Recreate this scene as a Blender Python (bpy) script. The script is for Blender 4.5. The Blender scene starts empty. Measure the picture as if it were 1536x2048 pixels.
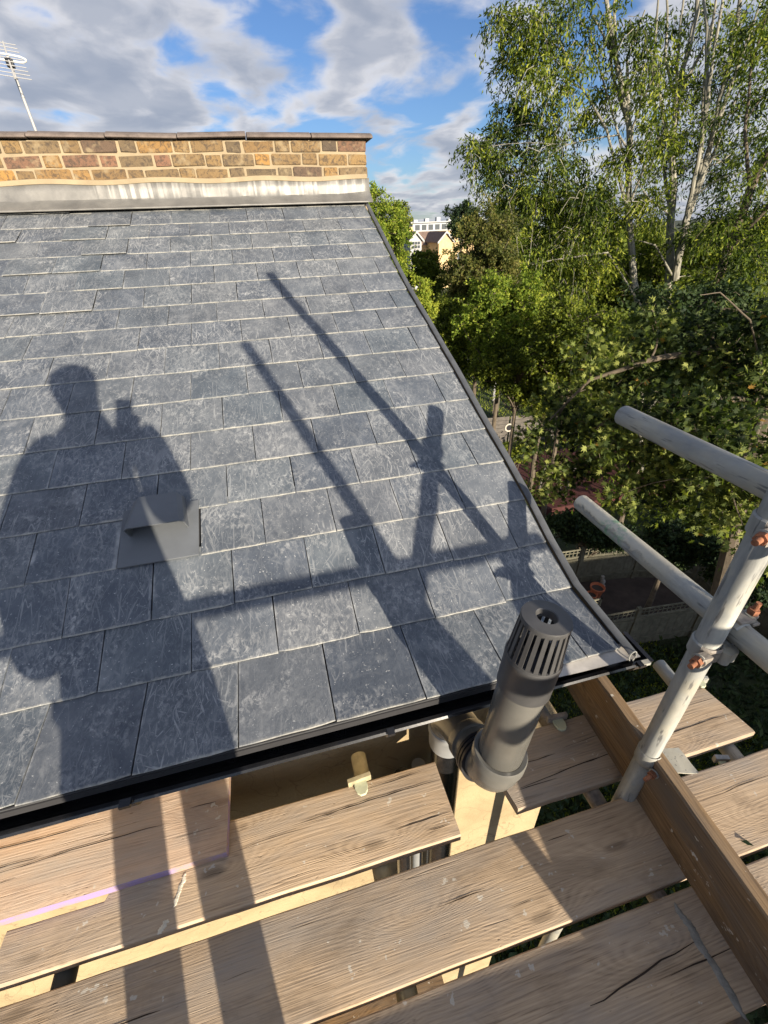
import bpy, bmesh, math, random
import numpy as np
from mathutils import Vector, Matrix, noise as mnoise

random.seed(7)
rng = np.random.default_rng(7)
SC = bpy.context.scene
COL = SC.collection
CZ = 9.5                      # eye height above the garden (m)

# ------------------------------------------------------------------ camera
F_PX, PX0, PY0 = 884.0, 768.0, 1024.0
ROT = None
def _cam_axes():
    down = np.array([823. - PX0, 2400. - PY0, F_PX]); down /= np.linalg.norm(down)
    X = np.array([5160. - PX0, 281. - PY0, F_PX]); X -= down * (X @ down); X /= np.linalg.norm(X)
    Z = -down
    Y = np.cross(Z, X)
    return np.array([X, Y, Z])
ROT = _cam_axes()
cam_d = bpy.data.cameras.new('camera')
cam = bpy.data.objects.new('camera', cam_d); COL.objects.link(cam)
cam_d.sensor_fit = 'HORIZONTAL'; cam_d.sensor_width = 36.0
cam_d.lens = 36.0 * F_PX / 1536.0
cam_d.clip_start = 0.02; cam_d.clip_end = 3000.0
M = Matrix.Identity(4)
for i in range(3):
    M[i][0] = ROT[i, 0]; M[i][1] = -ROT[i, 1]; M[i][2] = -ROT[i, 2]
M[0][3], M[1][3], M[2][3] = 0.0, 0.0, CZ
cam.matrix_world = M
SC.camera = cam

# ------------------------------------------------------------------ light
SUN_DIR = Vector((0.283, -0.922, 0.264)).normalized()     # towards the sun
sun_el = math.asin(SUN_DIR.z); sun_rot = math.atan2(SUN_DIR.x, SUN_DIR.y)
sd = bpy.data.lights.new('sun', 'SUN'); sd.energy = 5.0; sd.angle = math.radians(0.55)
sd.color = (1.0, 0.87, 0.70)
sun = bpy.data.objects.new('sun', sd); COL.objects.link(sun)
sun.rotation_euler = SUN_DIR.to_track_quat('Z', 'Y').to_euler()
sun.location = (0, 0, CZ + 30)

SC.view_settings.view_transform = 'Standard'
SC.view_settings.look = 'None'
SC.view_settings.exposure = 1.15
SC.view_settings.gamma = 1.0
SC.view_settings.use_curve_mapping = False
SC.cycles.max_bounces = 6
SC.cycles.transparent_max_bounces = 8
SC.cycles.use_denoising = True

def ray(px, py):
    return ROT @ np.array([px - PX0, py - PY0, F_PX])
def unit(px, py):
    d = ray(px, py); return d / np.linalg.norm(d)

# node helpers -----------------------------------------------------
class NT:
    def __init__(s, tree): s.t = tree; s.n = tree.nodes; s.l = tree.links
    def new(s, typ, **kw):
        nd = s.n.new(typ)
        for k, v in kw.items(): setattr(nd, k, v)
        return nd
    def lk(s, a, b): s.l.new(a, b)
    def val(s, sock, v):
        if hasattr(v, 'bl_idname') or isinstance(v, bpy.types.NodeSocket): s.l.new(v, sock)
        else: sock.default_value = v
    def math(s, op, a, b=None, c=None, clamp=False):
        nd = s.new('ShaderNodeMath', operation=op, use_clamp=clamp)
        s.val(nd.inputs[0], a)
        if b is not None: s.val(nd.inputs[1], b)
        if c is not None: s.val(nd.inputs[2], c)
        return nd.outputs[0]
    def vmath(s, op, a, b=None, out=0):
        nd = s.new('ShaderNodeVectorMath', operation=op)
        s.val(nd.inputs[0], a)
        if b is not None: s.val(nd.inputs[1], b)
        return nd.outputs[out]
    def noise(s, vec, scale=5, detail=3, rough=.55, dist=0.0, dim='3D', lac=2.0):
        nd = s.new('ShaderNodeTexNoise', noise_dimensions=dim)
        if vec is not None: s.lk(vec, nd.inputs['Vector'])
        nd.inputs['Scale'].default_value = scale; nd.inputs['Detail'].default_value = detail
        nd.inputs['Roughness'].default_value = rough; nd.inputs['Distortion'].default_value = dist
        nd.inputs['Lacunarity'].default_value = lac
        return nd.outputs['Fac']
    def ramp(s, fac, stops, interp='LINEAR'):
        nd = s.new('ShaderNodeValToRGB'); cr = nd.color_ramp; cr.interpolation = interp
        while len(cr.elements) > 1: cr.elements.remove(cr.elements[0])
        for i, (p_, c_) in enumerate(stops):
            e = cr.elements[0] if i == 0 else cr.elements.new(p_)
            e.position = p_
            e.color = (*c_, 1) if isinstance(c_, tuple) else (c_, c_, c_, 1)
        s.val(nd.inputs[0], fac)
        return nd.outputs[0]
    def mix(s, fac, a, b, mode='MIX'):
        nd = s.new('ShaderNodeMix', data_type='RGBA', blend_type=mode)
        s.val(nd.inputs[0], fac)
        for sock, v in ((nd.inputs[6], a), (nd.inputs[7], b)):
            if isinstance(v, tuple): sock.default_value = (*v, 1)
            else: s.l.new(v, sock)
        return nd.outputs[2]
    def map(s, vec, scale=(1, 1, 1), rot=(0, 0, 0), loc=(0, 0, 0)):
        nd = s.new('ShaderNodeMapping'); s.lk(vec, nd.inputs[0])
        nd.inputs['Scale'].default_value = scale; nd.inputs['Rotation'].default_value = rot
        nd.inputs['Location'].default_value = loc
        return nd.outputs[0]

# ------------------------------------------------------------------ sky
world = bpy.data.worlds.new('World'); SC.world = world; world.use_nodes = True
w = NT(world.node_tree); w.n.clear()
wo = w.new('ShaderNodeOutputWorld'); bg = w.new('ShaderNodeBackground')
sky = w.new('ShaderNodeTexSky', sky_type='NISHITA')
sky.sun_disc = False; sky.sun_elevation = sun_el; sky.sun_rotation = sun_rot
sky.altitude = 50; sky.air_density = 1.0; sky.dust_density = 0.6; sky.ozone_density = 2.0
tc = w.new('ShaderNodeTexCoord')
dirv = w.vmath('NORMALIZE', tc.outputs['Generated'])
sep = w.new('ShaderNodeSeparateXYZ'); w.lk(dirv, sep.inputs[0])
zz = w.math('ADD', w.math('MAXIMUM', sep.outputs[2], 0.0), 0.16)
comb = w.new('ShaderNodeCombineXYZ')
w.lk(w.math('DIVIDE', sep.outputs[0], zz), comb.inputs[0])
w.lk(w.math('DIVIDE', sep.outputs[1], zz), comb.inputs[1])
pl = w.map(comb.outputs[0], loc=(3.1, 1.7, 0))
warpn = w.new('ShaderNodeTexNoise'); w.lk(pl, warpn.inputs['Vector']); warpn.inputs['Scale'].default_value = 1.1; warpn.inputs['Detail'].default_value = 3
wv = w.vmath('SUBTRACT', warpn.outputs['Color'], None); wv.node.inputs[1].default_value = (.5, .5, .5)
wsc = w.vmath('SCALE', wv, None); wsc.node.inputs['Scale'].default_value = .55
pw = w.vmath('ADD', pl, wsc)
base_n = w.noise(w.map(pw, (1.0, .8, 1)), scale=3.1, detail=8, rough=.52, dist=.1)
# banks of cloud standing in given directions of the sky
dirw = w.vmath('NORMALIZE', w.vmath('ADD', dirv, w.vmath('SCALE', wv, None)))
for nd in w.n:
    if nd.type == 'VECT_MATH' and nd.operation == 'SCALE' and nd != wsc.node: nd.inputs['Scale'].default_value = .16
def bank(px, py, rad, amt):
    d = unit(px, py)
    nd = w.vmath('DOT_PRODUCT', dirw, None, out=1)
    node = nd.node; node.inputs[1].default_value = tuple(d)
    mr = w.new('ShaderNodeMapRange', interpolation_type='SMOOTHSTEP')
    w.lk(nd, mr.inputs[0]); mr.inputs[1].default_value = math.cos(math.radians(rad)); mr.inputs[2].default_value = 1.0
    mr.inputs[3].default_value = 0.0; mr.inputs[4].default_value = amt
    return mr.outputs[0]
banks = [(20, 60, 14, .20), (230, 20, 9, .10), (90, 190, 8, .05), (330, 225, 7, .12), (300, 110, 5, .05), (430, 90, 5, .10), (540, 225, 5, .12), (470, 30, 6, .08),
         (730, 60, 7, .14), (660, 20, 6, .10), (830, 130, 4, .10), (560, 100, 4, .10), (880, 280, 6, .14), (930, 385, 6, .20), (820, 395, 5, .16), (720, 235, 5, .10), (780, 330, 4, .08),
         (960, 60, 6, .12), (1330, 330, 16, .16), (1500, 200, 13, .1)]
holes = [(600, 200, 4, -.12), (820, 210, 6, -.20), (850, 345, 4, -.14), (610, 30, 4, -.16), (440, 180, 4, -.14), (950, 160, 5, -.16), (1250, 130, 8, -.1), (520, 60, 3, -.1), (900, 20, 4, -.1), (400, 150, 3, -.08), (700, 310, 4, -.12)]
tot = base_n
for b_ in banks + holes: tot = w.math('ADD', tot, bank(b_[0], b_[1], b_[2], b_[3] * .72))
tot = w.math('ADD', tot, .02)
dens = w.new('ShaderNodeMapRange', interpolation_type='SMOOTHSTEP')
w.lk(tot, dens.inputs[0]); dens.inputs[1].default_value = .45; dens.inputs[2].default_value = .68
thick = w.new('ShaderNodeMapRange', interpolation_type='SMOOTHSTEP')
w.lk(tot, thick.inputs[0]); thick.inputs[1].default_value = .57; thick.inputs[2].default_value = .80
pl2 = w.map(pw, loc=(.10, -.26, 0))
lit = w.noise(pl2, scale=2.6, detail=5, rough=.5, dist=.2)
shade = w.math('SUBTRACT', 1.0, w.math('MULTIPLY', thick.outputs[0], .62))
shade = w.math('MULTIPLY', shade, w.ramp(lit, [(.38, .50), (.6, 1.0)]))
ccol = w.mix(shade, (.115, .14, .19), (.38, .375, .385))
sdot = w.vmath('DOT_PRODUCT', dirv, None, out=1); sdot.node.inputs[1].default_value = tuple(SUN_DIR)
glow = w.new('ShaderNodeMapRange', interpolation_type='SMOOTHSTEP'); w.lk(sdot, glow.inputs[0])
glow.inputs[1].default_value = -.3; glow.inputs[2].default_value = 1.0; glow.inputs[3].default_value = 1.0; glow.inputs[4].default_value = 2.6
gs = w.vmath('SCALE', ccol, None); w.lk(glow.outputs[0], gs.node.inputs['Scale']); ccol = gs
skyc = w.vmath('MULTIPLY', sky.outputs[0], None); skyc.node.inputs[1].default_value = (.034, .043, .060)
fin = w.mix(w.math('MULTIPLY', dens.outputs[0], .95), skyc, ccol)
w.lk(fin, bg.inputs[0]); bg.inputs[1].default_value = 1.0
w.lk(bg.outputs[0], wo.inputs[0])

# ------------------------------------------------------------------ materials
MATS = {}
def mat(name, build):
    if name in MATS: return MATS[name]
    m = bpy.data.materials.new(name); m.use_nodes = True
    t = NT(m.node_tree); t.n.clear()
    out = t.new('ShaderNodeOutputMaterial'); bs = t.new('ShaderNodeBsdfPrincipled')
    t.lk(bs.outputs[0], out.inputs[0])
    build(t, bs, out)
    MATS[name] = m
    return m
def obj_vec(t, rnd=True):
    tcn = t.new('ShaderNodeTexCoord'); v = tcn.outputs['Object']
    if not rnd: return v, None
    oi = t.new('ShaderNodeObjectInfo')
    r3 = t.math('MULTIPLY', oi.outputs['Random'], 37.0)
    return t.vmath('ADD', v, r3), oi.outputs['Random']
def bump(t, bs, h, strength=.4, dist=.004):
    b = t.new('ShaderNodeBump'); b.inputs['Strength'].default_value = strength
    b.inputs['Distance'].default_value = dist; t.lk(h, b.inputs['Height']); t.lk(b.outputs[0], bs.inputs['Normal'])
def simple(name, col, rough=.6, metal=0.0, var=.15, nscale=20, bstr=.2, bdist=.002, spec=.5):
    def f(t, bs, out):
        v, r = obj_vec(t)
        n = t.noise(v, nscale, 4)
        c2 = tuple(min(1, c * (1 + var)) for c in col); c1 = tuple(c * (1 - var) for c in col)
        t.lk(t.mix(t.ramp(n, [(.3, 0.0), (.7, 1.0)]), c1, c2), bs.inputs['Base Color'])
        bs.inputs['Roughness'].default_value = rough; bs.inputs['Metallic'].default_value = metal
        bs.inputs['Specular IOR Level'].default_value = spec
        bump(t, bs, t.noise(v, nscale * 4, 3), bstr, bdist)
    return mat(name, f)

def wood_mat(name, light, mid, dark, grain=1.0, rough=.85, crack=1.0, upright=False):
    def f(t, bs, out):
        v, r = obj_vec(t)
        if upright:
            s_ = t.new('ShaderNodeSeparateXYZ'); t.lk(v, s_.inputs[0]); c_ = t.new('ShaderNodeCombineXYZ')
            t.lk(s_.outputs[0], c_.inputs[0]); t.lk(t.math('ADD', s_.outputs[2], t.math('MULTIPLY', s_.outputs[1], .7)), c_.inputs[1]); t.lk(s_.outputs[1], c_.inputs[2])
            v = c_.outputs[0]
        warp = t.noise(t.map(v, (.75, 4.5, 4.5)), 1.0, 2, .45)
        fine_w = t.noise(t.map(v, (5, 30, 30)), 1.0, 2, .5)
        # knots: cells stretched along the board
        vor = t.new('ShaderNodeTexVoronoi', voronoi_dimensions='2D'); vor.inputs['Scale'].default_value = 1.0
        t.lk(t.map(v, (1.9, 6.5, 1)), vor.inputs['Vector'])
        kd = vor.outputs['Distance']
        kn = t.math('POWER', 2.718, t.math('MULTIPLY', t.math('MULTIPLY', kd, kd), -16.0))
        sp = t.new('ShaderNodeSeparateXYZ'); t.lk(v, sp.inputs[0])
        ph = t.math('ADD', t.math('MULTIPLY', sp.outputs[1], 95.0 * grain), t.math('MULTIPLY', warp, 15.0))
        ph = t.math('ADD', ph, t.math('MULTIPLY', kn, 6.5))
        ph = t.math('ADD', ph, t.math('MULTIPLY', fine_w, 1.1))
        s = t.math('SINE', t.math('MULTIPLY', ph, 6.283))
        ring = t.math('ADD', t.math('MULTIPLY', s, .5), .5)
        fib = t.noise(t.map(v, (7, 300, 60)), 1.0, 3, .6)
        blot = t.noise(t.map(v, (3, 9, 9)), 1.0, 4, .6)
        h = t.math('ADD', t.math('MULTIPLY', ring, .085), t.math('MULTIPLY', fib, .62))
        h = t.math('ADD', h, t.math('MULTIPLY', blot, .40))
        c = t.ramp(h, [(.34, dark), (.50, mid), (.78, light)])
        # grey weathering / dirt blotches
        grey = t.ramp(t.noise(t.map(v, (1.2, 3.5, 3)), 1.6, 5, .65), [(.42, 0.0), (.68, .85)])
        gcol = tuple((sum(mid) / 3) * k for k in (1.06, .93, .78))
        c = t.mix(grey, c, gcol)
        # knot cores
        core = t.ramp(kd, [(.0, 1.0), (.05, .8), (.09, 0.0)])
        core = t.math('MULTIPLY', core, t.ramp(t.noise(t.map(v, (1.5, 3, 1)), 1, 1), [(.5, 0.0), (.54, 1.0)]))
        c = t.mix(t.math('MULTIPLY', core, .55), c, tuple(x * .45 for x in dark))
        # drying splits that follow the grain
        cn = t.noise(t.map(v, (.55, 15, 9)), 1.0, 1.5, .4, .0)
        ck = t.math('ABSOLUTE', t.math('SUBTRACT', cn, .5))
        ck = t.ramp(ck, [(.0, 1.0), (.0022, .8), (.006, 0.0)])
        ck = t.math('MULTIPLY', ck, t.ramp(t.noise(t.map(v, (2.6, 7, 5)), 1.0, 2), [(.50, 0.0), (.56, 1.0)]))
        c2 = t.math('ABSOLUTE', t.math('SUBTRACT', t.noise(t.map(v, (1.1, 44, 20), loc=(5, 3, 1)), 1.0, 1, .4, .0), .5))
        c2 = t.math('MULTIPLY', t.ramp(c2, [(.0, .8), (.006, .5), (.014, 0.0)]), t.ramp(t.noise(t.map(v, (3.1, 9, 5), loc=(2, 8, 1)), 1.0, 2), [(.56, 0.0), (.64, .8)]))
        ck = t.math('MULTIPLY', c2, crack * .6)
        c = t.mix(t.math('MULTIPLY', ck, .85), c, tuple(x * .22 for x in dark))
        # short dents and scuffs
        dn = t.noise(t.map(v, (30, 110, 60)), 1.0, 3, .6)
        c = t.mix(t.ramp(dn, [(.68, 0.0), (.76, .5)]), c, tuple(x * .5 for x in dark))
        smud = t.ramp(t.noise(t.map(v, (2.4, 5, 4), loc=(9, 4, 0)), 1.0, 5, .7, .6), [(.52, 0.0), (.72, .55)])
        c = t.mix(smud, c, tuple(x * .75 for x in dark))
        spl = t.ramp(t.noise(t.map(v, (26, 30, 20), loc=(3, 1, 7)), 1.0, 3, .6), [(.675, 0.0), (.70, .7)])
        c = t.mix(spl, c, (.58, .55, .47))
        rv = t.math('ADD', t.math('MULTIPLY', r, .22), .89)
        hs = t.new('ShaderNodeHueSaturation'); t.lk(c, hs.inputs['Color']); t.lk(rv, hs.inputs['Value'])
        t.lk(hs.outputs[0], bs.inputs['Base Color'])
        bs.inputs['Roughness'].default_value = rough
        bs.inputs['Specular IOR Level'].default_value = .25
        hh = t.math('SUBTRACT', t.math('ADD', t.math('MULTIPLY', ring, .10), t.math('MULTIPLY', fib, .9)), t.math('MULTIPLY', ck, 2.5))
        hh = t.math('SUBTRACT', hh, t.math('MULTIPLY', t.ramp(dn, [(.66, 0.0), (.78, 1.0)]), .8))
        bump(t, bs, hh, .6, .002)
    return mat(name, f)

wood = wood_mat('board_wood', (.61, .465, .31), (.43, .32, .21), (.20, .145, .095))
wood_pink = wood_mat('reddish_wood', (.72, .53, .37), (.58, .415, .285), (.35, .23, .16))
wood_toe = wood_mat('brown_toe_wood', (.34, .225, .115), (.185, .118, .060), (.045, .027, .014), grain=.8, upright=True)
fence_wood = simple('fence_wood', (.12, .115, .08), .9, 0, .3, 6)
dark_wood = simple('dark_shed_wood', (.09, .075, .06), .9, 0, .4, 6)
grey_wood = simple('grey_fence_wood', (.10, .09, .078), .9, 0, .3, 5)

def slate_f(t, bs, out):
    v, r = obj_vec(t)
    tcn = t.new('ShaderNodeTexCoord'); lv = tcn.outputs['Object']
    sp = t.new('ShaderNodeSeparateXYZ'); t.lk(lv, sp.inputs[0])
    n1 = t.noise(v, 6, 5, .6, .3)
    n2 = t.noise(v, 38, 4, .7)
    c = t.ramp(n1, [(.3, (.060, .071, .086)), (.55, (.092, .105, .121)), (.8, (.145, .158, .170))])
    # per slate tint
    tint = t.ramp(r, [(0, (.76, .80, .87)), (.3, (.95, .97, 1.0)), (.5, (1.12, 1.10, 1.07)), (.7, (.85, .91, .94)), (.85, (1.02, 1.0, 1.0)), (1, (1.22, 1.19, 1.15))])
    c = t.mix(1.0, c, tint, 'MULTIPLY')
    # pale scuffs: fine scratches in several directions, dust, mottling
    scr = None
    for i, (a, sx, sy, th) in enumerate(((.5, 14, 120, .63), (1.25, 10, 110, .60), (2.3, 13, 130, .62), (1.62, 9, 120, .59), (1.95, 12, 150, .61))):
        wv = t.vmath('ADD', v, t.vmath('SCALE', t.new('ShaderNodeTexNoise').outputs['Color'], None)) if False else v
        m_ = t.map(t.map(wv, rot=(0, 0, a)), (sx, sy, 10))
        q = t.ramp(t.noise(m_, 1.0, 3, .6, .6), [(th, 0.0), (th + .05, 1.0)])
        scr = q if scr is None else t.math('MAXIMUM', scr, q)
    rsc = t.math('FRACT', t.math('MULTIPLY', r, 7.31))
    scr = t.math('MULTIPLY', scr, t.ramp(rsc, [(.0, .25), (.6, .6), (1, 1.1)]))
    area = t.ramp(t.noise(v, 3.3, 4, .6), [(.34, .2), (.6, 1.0)])
    scr = t.math('MULTIPLY', scr, area)
    gr_ = t.noise(t.map(v, (70, 42, 50)), 1.0, 5, .75, .6)
    mott = t.ramp(gr_, [(.46, 0.0), (.62, .8)])
    mott = t.math('MULTIPLY', mott, t.ramp(t.noise(v, 5.2, 5, .65, .8), [(.45, .06), (.66, 1.0)]))
    cloudy = t.ramp(t.noise(t.map(v, (9, 5, 5)), 1.0, 5, .7, 1.2), [(.53, 0.0), (.76, .26)])
    speck = t.ramp(t.noise(v, 120, 2, .6), [(.66, 0.0), (.72, .9)])
    # dusty chipped edge at the tail and sides
    tail = t.ramp(t.math('ADD', sp.outputs[1], t.math('MULTIPLY', t.math('SUBTRACT', n2, .5), .022)), [(.000, .5), (.0035, .3), (.008, 0.0)])
    tail = t.math('MULTIPLY', tail, t.ramp(t.noise(v, 9, 3), [(.33, .15), (.55, 1.0)]))
    ax = t.math('SUBTRACT', .1235, t.math('ABSOLUTE', sp.outputs[0]))
    side = t.ramp(t.math('ADD', ax, t.math('MULTIPLY', t.math('SUBTRACT', n2, .5), .02)), [(.0, .6), (.008, 0.0)])
    side = t.math('MULTIPLY', side, t.ramp(t.noise(v, 12, 3), [(.45, 0.0), (.65, 1.0)]))
    # lines of lime-coloured run-off
    runs = t.math('ABSOLUTE', t.math('SUBTRACT', t.noise(t.map(v, (17, 2.6, 3)), 1.0, 3, .5, .8), .5))
    runs = t.ramp(runs, [(.0, .75), (.006, .5), (.014, 0.0)])
    runs = t.math('MULTIPLY', runs, t.ramp(t.noise(v, 5.5, 2), [(.5, 0.0), (.62, 1.0)]))
    tot = t.math('MAXIMUM', t.math('MULTIPLY', scr, .40), t.math('MULTIPLY', mott, .60))
    tot = t.math('MAXIMUM', tot, cloudy)
    tot = t.math('MAXIMUM', tot, t.math('MULTIPLY', speck, .6))
    tot = t.math('MAXIMUM', tot, t.math('MULTIPLY', side, .7))
    tot = t.math('MAXIMUM', tot, t.math('MULTIPLY', runs, .45))
    c = t.mix(tot, c, (.54, .545, .525))
    c = t.mix(tail, c, (.52, .50, .42))
    t.lk(c, bs.inputs['Base Color'])
    bs.inputs['Roughness'].default_value = .62
    bs.inputs['Specular IOR Level'].default_value = .45
    hn = t.math('ADD', t.noise(t.map(v, (7, 4, 4)), 3.0, 5, .6, .5), t.math('MULTIPLY', n2, .25))
    hn = t.math('ADD', hn, t.math('MULTIPLY', gr_, .35))
    bump(t, bs, hn, .6, .005)
slate_m = mat('slate', slate_f)

def brick_f(t, bs, out):
    v, r = obj_vec(t)
    c = t.ramp(r, [(0, (.15, .10, .048)), (.2, (.21, .135, .055)), (.4, (.10, .075, .045)), (.55, (.28, .155, .045)), (.7, (.165, .115, .058)), (.85, (.075, .058, .04)), (1, (.19, .095, .055))])
    n = t.noise(v, 22, 5, .7, .6)
    c = t.mix(t.ramp(t.noise(v, 34, 5, .75, .8), [(.48, 0.0), (.60, .8)]), c, (.05, .038, .028))
    n3 = t.noise(v, 11, 3, .6)
    c = t.mix(t.ramp(n3, [(.56, 0.0), (.68, .7)]), c, (.25, .195, .115))
    t.lk(c, bs.inputs['Base Color']); bs.inputs['Roughness'].default_value = .93
    bump(t, bs, t.noise(v, 60, 4, .7), .8, .006)
brick_m = mat('stock_brick', brick_f)
mortar_m = simple('sand_mortar', (.27, .215, .135), .95, 0, .14, 9, .6, .004)
def render_f(t, bs, out):
    v, r = obj_vec(t)
    n = t.noise(v, 2.2, 6, .65, .6); n2 = t.noise(v, 70, 4, .7)
    c = t.ramp(n, [(.3, (.235, .18, .10)), (.5, (.34, .265, .15)), (.75, (.41, .325, .19))])
    cr = t.math('ABSOLUTE', t.math('SUBTRACT', t.noise(v, 4.5, 3, .5, .8), .5))
    c = t.mix(t.ramp(cr, [(.0, .6), (.004, .35), (.009, 0.0)]), c, (.16, .12, .07))
    c = t.mix(t.ramp(n2, [(.55, 0.0), (.75, .35)]), c, (.22, .17, .10))
    t.lk(c, bs.inputs['Base Color']); bs.inputs['Roughness'].default_value = .95
    bump(t, bs, n2, .8, .004)
render_m = mat('cream_render', render_f)
coping_m = simple('coping_tile', (.13, .105, .09), .9, 0, .3, 14, .6, .004)
def lead_f(t, bs, out):
    v, r = obj_vec(t)
    st = t.ramp(t.noise(t.map(v, (30, 2.0, 2.0)), 1.0, 2, .5, .3), [(.44, 0.0), (.56, 1.0)])
    sp = t.new('ShaderNodeSeparateXYZ'); tcn = t.new('ShaderNodeTexCoord'); t.lk(tcn.outputs['Object'], sp.inputs[0])
    ms = t.ramp(t.math('ADD', sp.outputs[0], t.math('MULTIPLY', t.noise(v, 3, 2), .2)), [(.0, 0.0), (.02, 1.0)])
    up = t.ramp(sp.outputs[2], [(.0, 0.0), (.02, 1.0)])
    k = t.math('MULTIPLY', st, t.math('MULTIPLY', up, ms))
    c = t.ramp(t.noise(v, 7, 4), [(.3, (.11, .109, .104)), (.7, (.19, .185, .17))])
    c = t.mix(t.math('MULTIPLY', t.math('MULTIPLY', up, ms), .35), c, (.15, .148, .135))
    c = t.mix(t.math('MULTIPLY', t.math('MULTIPLY', k, t.ramp(t.noise(v, 6, 4), [(.35, .25), (.6, 1.0)])), .9), c, (.34, .33, .30))
    t.lk(c, bs.inputs['Base Color']); bs.inputs['Roughness'].default_value = .5; bs.inputs['Metallic'].default_value = .15
    bump(t, bs, t.noise(v, 18, 3), .4, .006)
lead_m = mat('lead_flashing', lead_f)
pvc_m = simple('grey_plastic_pipe', (.12, .117, .104), .27, 0, .12, 14, .08, .001)
pvc_black = simple('black_plastic', (.012, .012, .013), .22, 0, .3, 30, .1, .001)
pvc_mid = simple('grey_coupling', (.24, .25, .25), .4, 0, .1, 12, .05, .001)
cage_m = simple('dark_cage_plastic', (.06, .06, .06), .42, 0, .25, 14, .1, .001)
ring_black = simple('black_rubber', (.015, .015, .018), .4)
vent_m = simple('roof_vent_plastic', (.105, .115, .125), .6, 0, .10, 12, .12, .001)
verge_m = simple('dry_verge_trim', (.075, .08, .085), .5, 0, .2, 16, .2, .001)
under_m = simple('roof_underlay', (.02, .02, .022), .9)
tray_m = simple('eaves_tray', (.06, .062, .066), .6)
def galv_f(t, bs, out):
    v, r = obj_vec(t)
    n = t.noise(t.map(v, (22, 22, 5)), 1.0, 5, .65, .5)
    n2 = t.noise(v, 7, 4, .6)
    c = t.ramp(n, [(.3, (.19, .195, .185)), (.55, (.31, .315, .29)), (.75, (.46, .455, .40))])
    c = t.mix(t.ramp(n2, [(.46, 0.0), (.62, .6)]), c, (.40, .37, .28))
    sc = t.ramp(t.noise(t.map(v, (60, 60, 8)), 1.0, 3, .6), [(.60, 0.0), (.66, .8)])
    c = t.mix(sc, c, (.09, .09, .09))
    t.lk(c, bs.inputs['Base Color']); bs.inputs['Metallic'].default_value = .12
    t.lk(t.ramp(n, [(.3, .5), (.8, .68)]), bs.inputs['Roughness'])
    bump(t, bs, n, .25, .002)
galv_m = mat('galvanised_steel', galv_f)
def galv_crust_f(t, bs, out):
    galv_f(t, bs, out)
    v, r = obj_vec(t, False)
    base = bs.inputs['Base Color'].links[0].from_socket
    sp = t.new('ShaderNodeSeparateXYZ'); t.lk(v, sp.inputs[0])
    n = t.noise(v, 34, 5, .75)
    # splashed mortar along the top of the tube, more of it near the free end (local z=0)
    top = t.ramp(t.math('ADD', sp.outputs[0], t.math('MULTIPLY', t.math('SUBTRACT', n, .5), .05)), [(.004, 0.0), (.012, 1.0)])
    fall = t.ramp(t.math('ADD', sp.outputs[2], t.math('MULTIPLY', n, .25)), [(.25, 1.0), (.62, 0.0)])
    k = t.math('MULTIPLY', top, fall)
    c = t.mix(k, base, (.66, .60, .46))
    gr = t.math('ABSOLUTE', t.math('SUBTRACT', sp.outputs[2], .19))
    grn = t.math('MULTIPLY', t.ramp(gr, [(.02, 1.0), (.07, 0.0)]), t.ramp(n, [(.45, 0.0), (.6, .8)]))
    c = t.mix(grn, c, (.08, .30, .15))
    t.lk(c, bs.inputs['Base Color'])
    b = t.new('ShaderNodeBump'); b.inputs['Strength'].default_value = .9; b.inputs['Distance'].default_value = .006
    t.lk(t.math('MULTIPLY', k, t.math('ADD', n, .4)), b.inputs['Height']); t.lk(b.outputs[0], bs.inputs['Normal'])
galv_crust = mat('galvanised_steel_with_mortar', galv_crust_f)
rust_m = simple('rusty_bolt', (.25, .105, .055), .8, .3, .45, 60, .6, .002)
rustbrown_m = simple('weathered_coupler', (.30, .27, .23), .7, .4, .35, 40, .5, .002)
tan_steel = simple('dusty_putlog', (.38, .33, .20), .8, .1, .3, 24, .4, .002)
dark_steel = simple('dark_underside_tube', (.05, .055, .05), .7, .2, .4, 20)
def purple_f(t, bs, out):
    v, r = obj_vec(t)
    n = t.noise(t.map(v, (5, 12, 12)), 1.0, 5, .7)
    t.lk(t.mix(t.ramp(n, [(.42, 0.0), (.56, .9)]), (.34, .24, .17), (.26, .20, .38)), bs.inputs['Base Color']); bs.inputs['Roughness'].default_value = .8
purple_m = mat('purple_paint', purple_f)
terracotta = simple('terracotta', (.42, .13, .06), .8, 0, .15)
soil_m = simple('brown_patio', (.04, .03, .025), .95, 0, .35, 3, .5, .01)
stone_m = simple('garden_stone', (.25, .24, .22), .9, 0, .25, 8)
maroon = simple('red_decking', (.05, .010, .008), .8, 0, .2, 6)
cloth_navy = simple('dark_cloth', (.05, .055, .07), .95, 0, .2, 30)
skin_m = simple('skin', (.50, .30, .22), .6, 0, .05)
hair_m = simple('dark_hair', (.04, .03, .02), .7)
glass_m = simple('window_glass', (.05, .06, .07), .15)
white_m = simple('white_paint', (.33, .33, .32), .6, 0, .04)
adh_m = simple('grey_blue_sealant', (.23, .225, .20), .85, 0, .25, 50, .7, .004)
splash_m = simple('dry_paint_splash', (.66, .62, .50), .9, 0, .15, 60, .6)
def bark_f(t, bs, out):
    v, r = obj_vec(t)
    n = t.noise(t.map(v, (9, 9, 2.2)), 1.0, 5, .65)
    c = t.ramp(n, [(.3, (.09, .085, .065)), (.55, (.23, .22, .175)), (.8, (.40, .385, .32))])
    t.lk(c, bs.inputs['Base Color']); bs.inputs['Roughness'].default_value = .9
    bump(t, bs, n, .7, .02)
bark_m = mat('pale_bark', bark_f)
bark_dark = simple('dark_bark', (.10, .08, .055), .9, 0, .3, 9, .6, .01)

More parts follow.
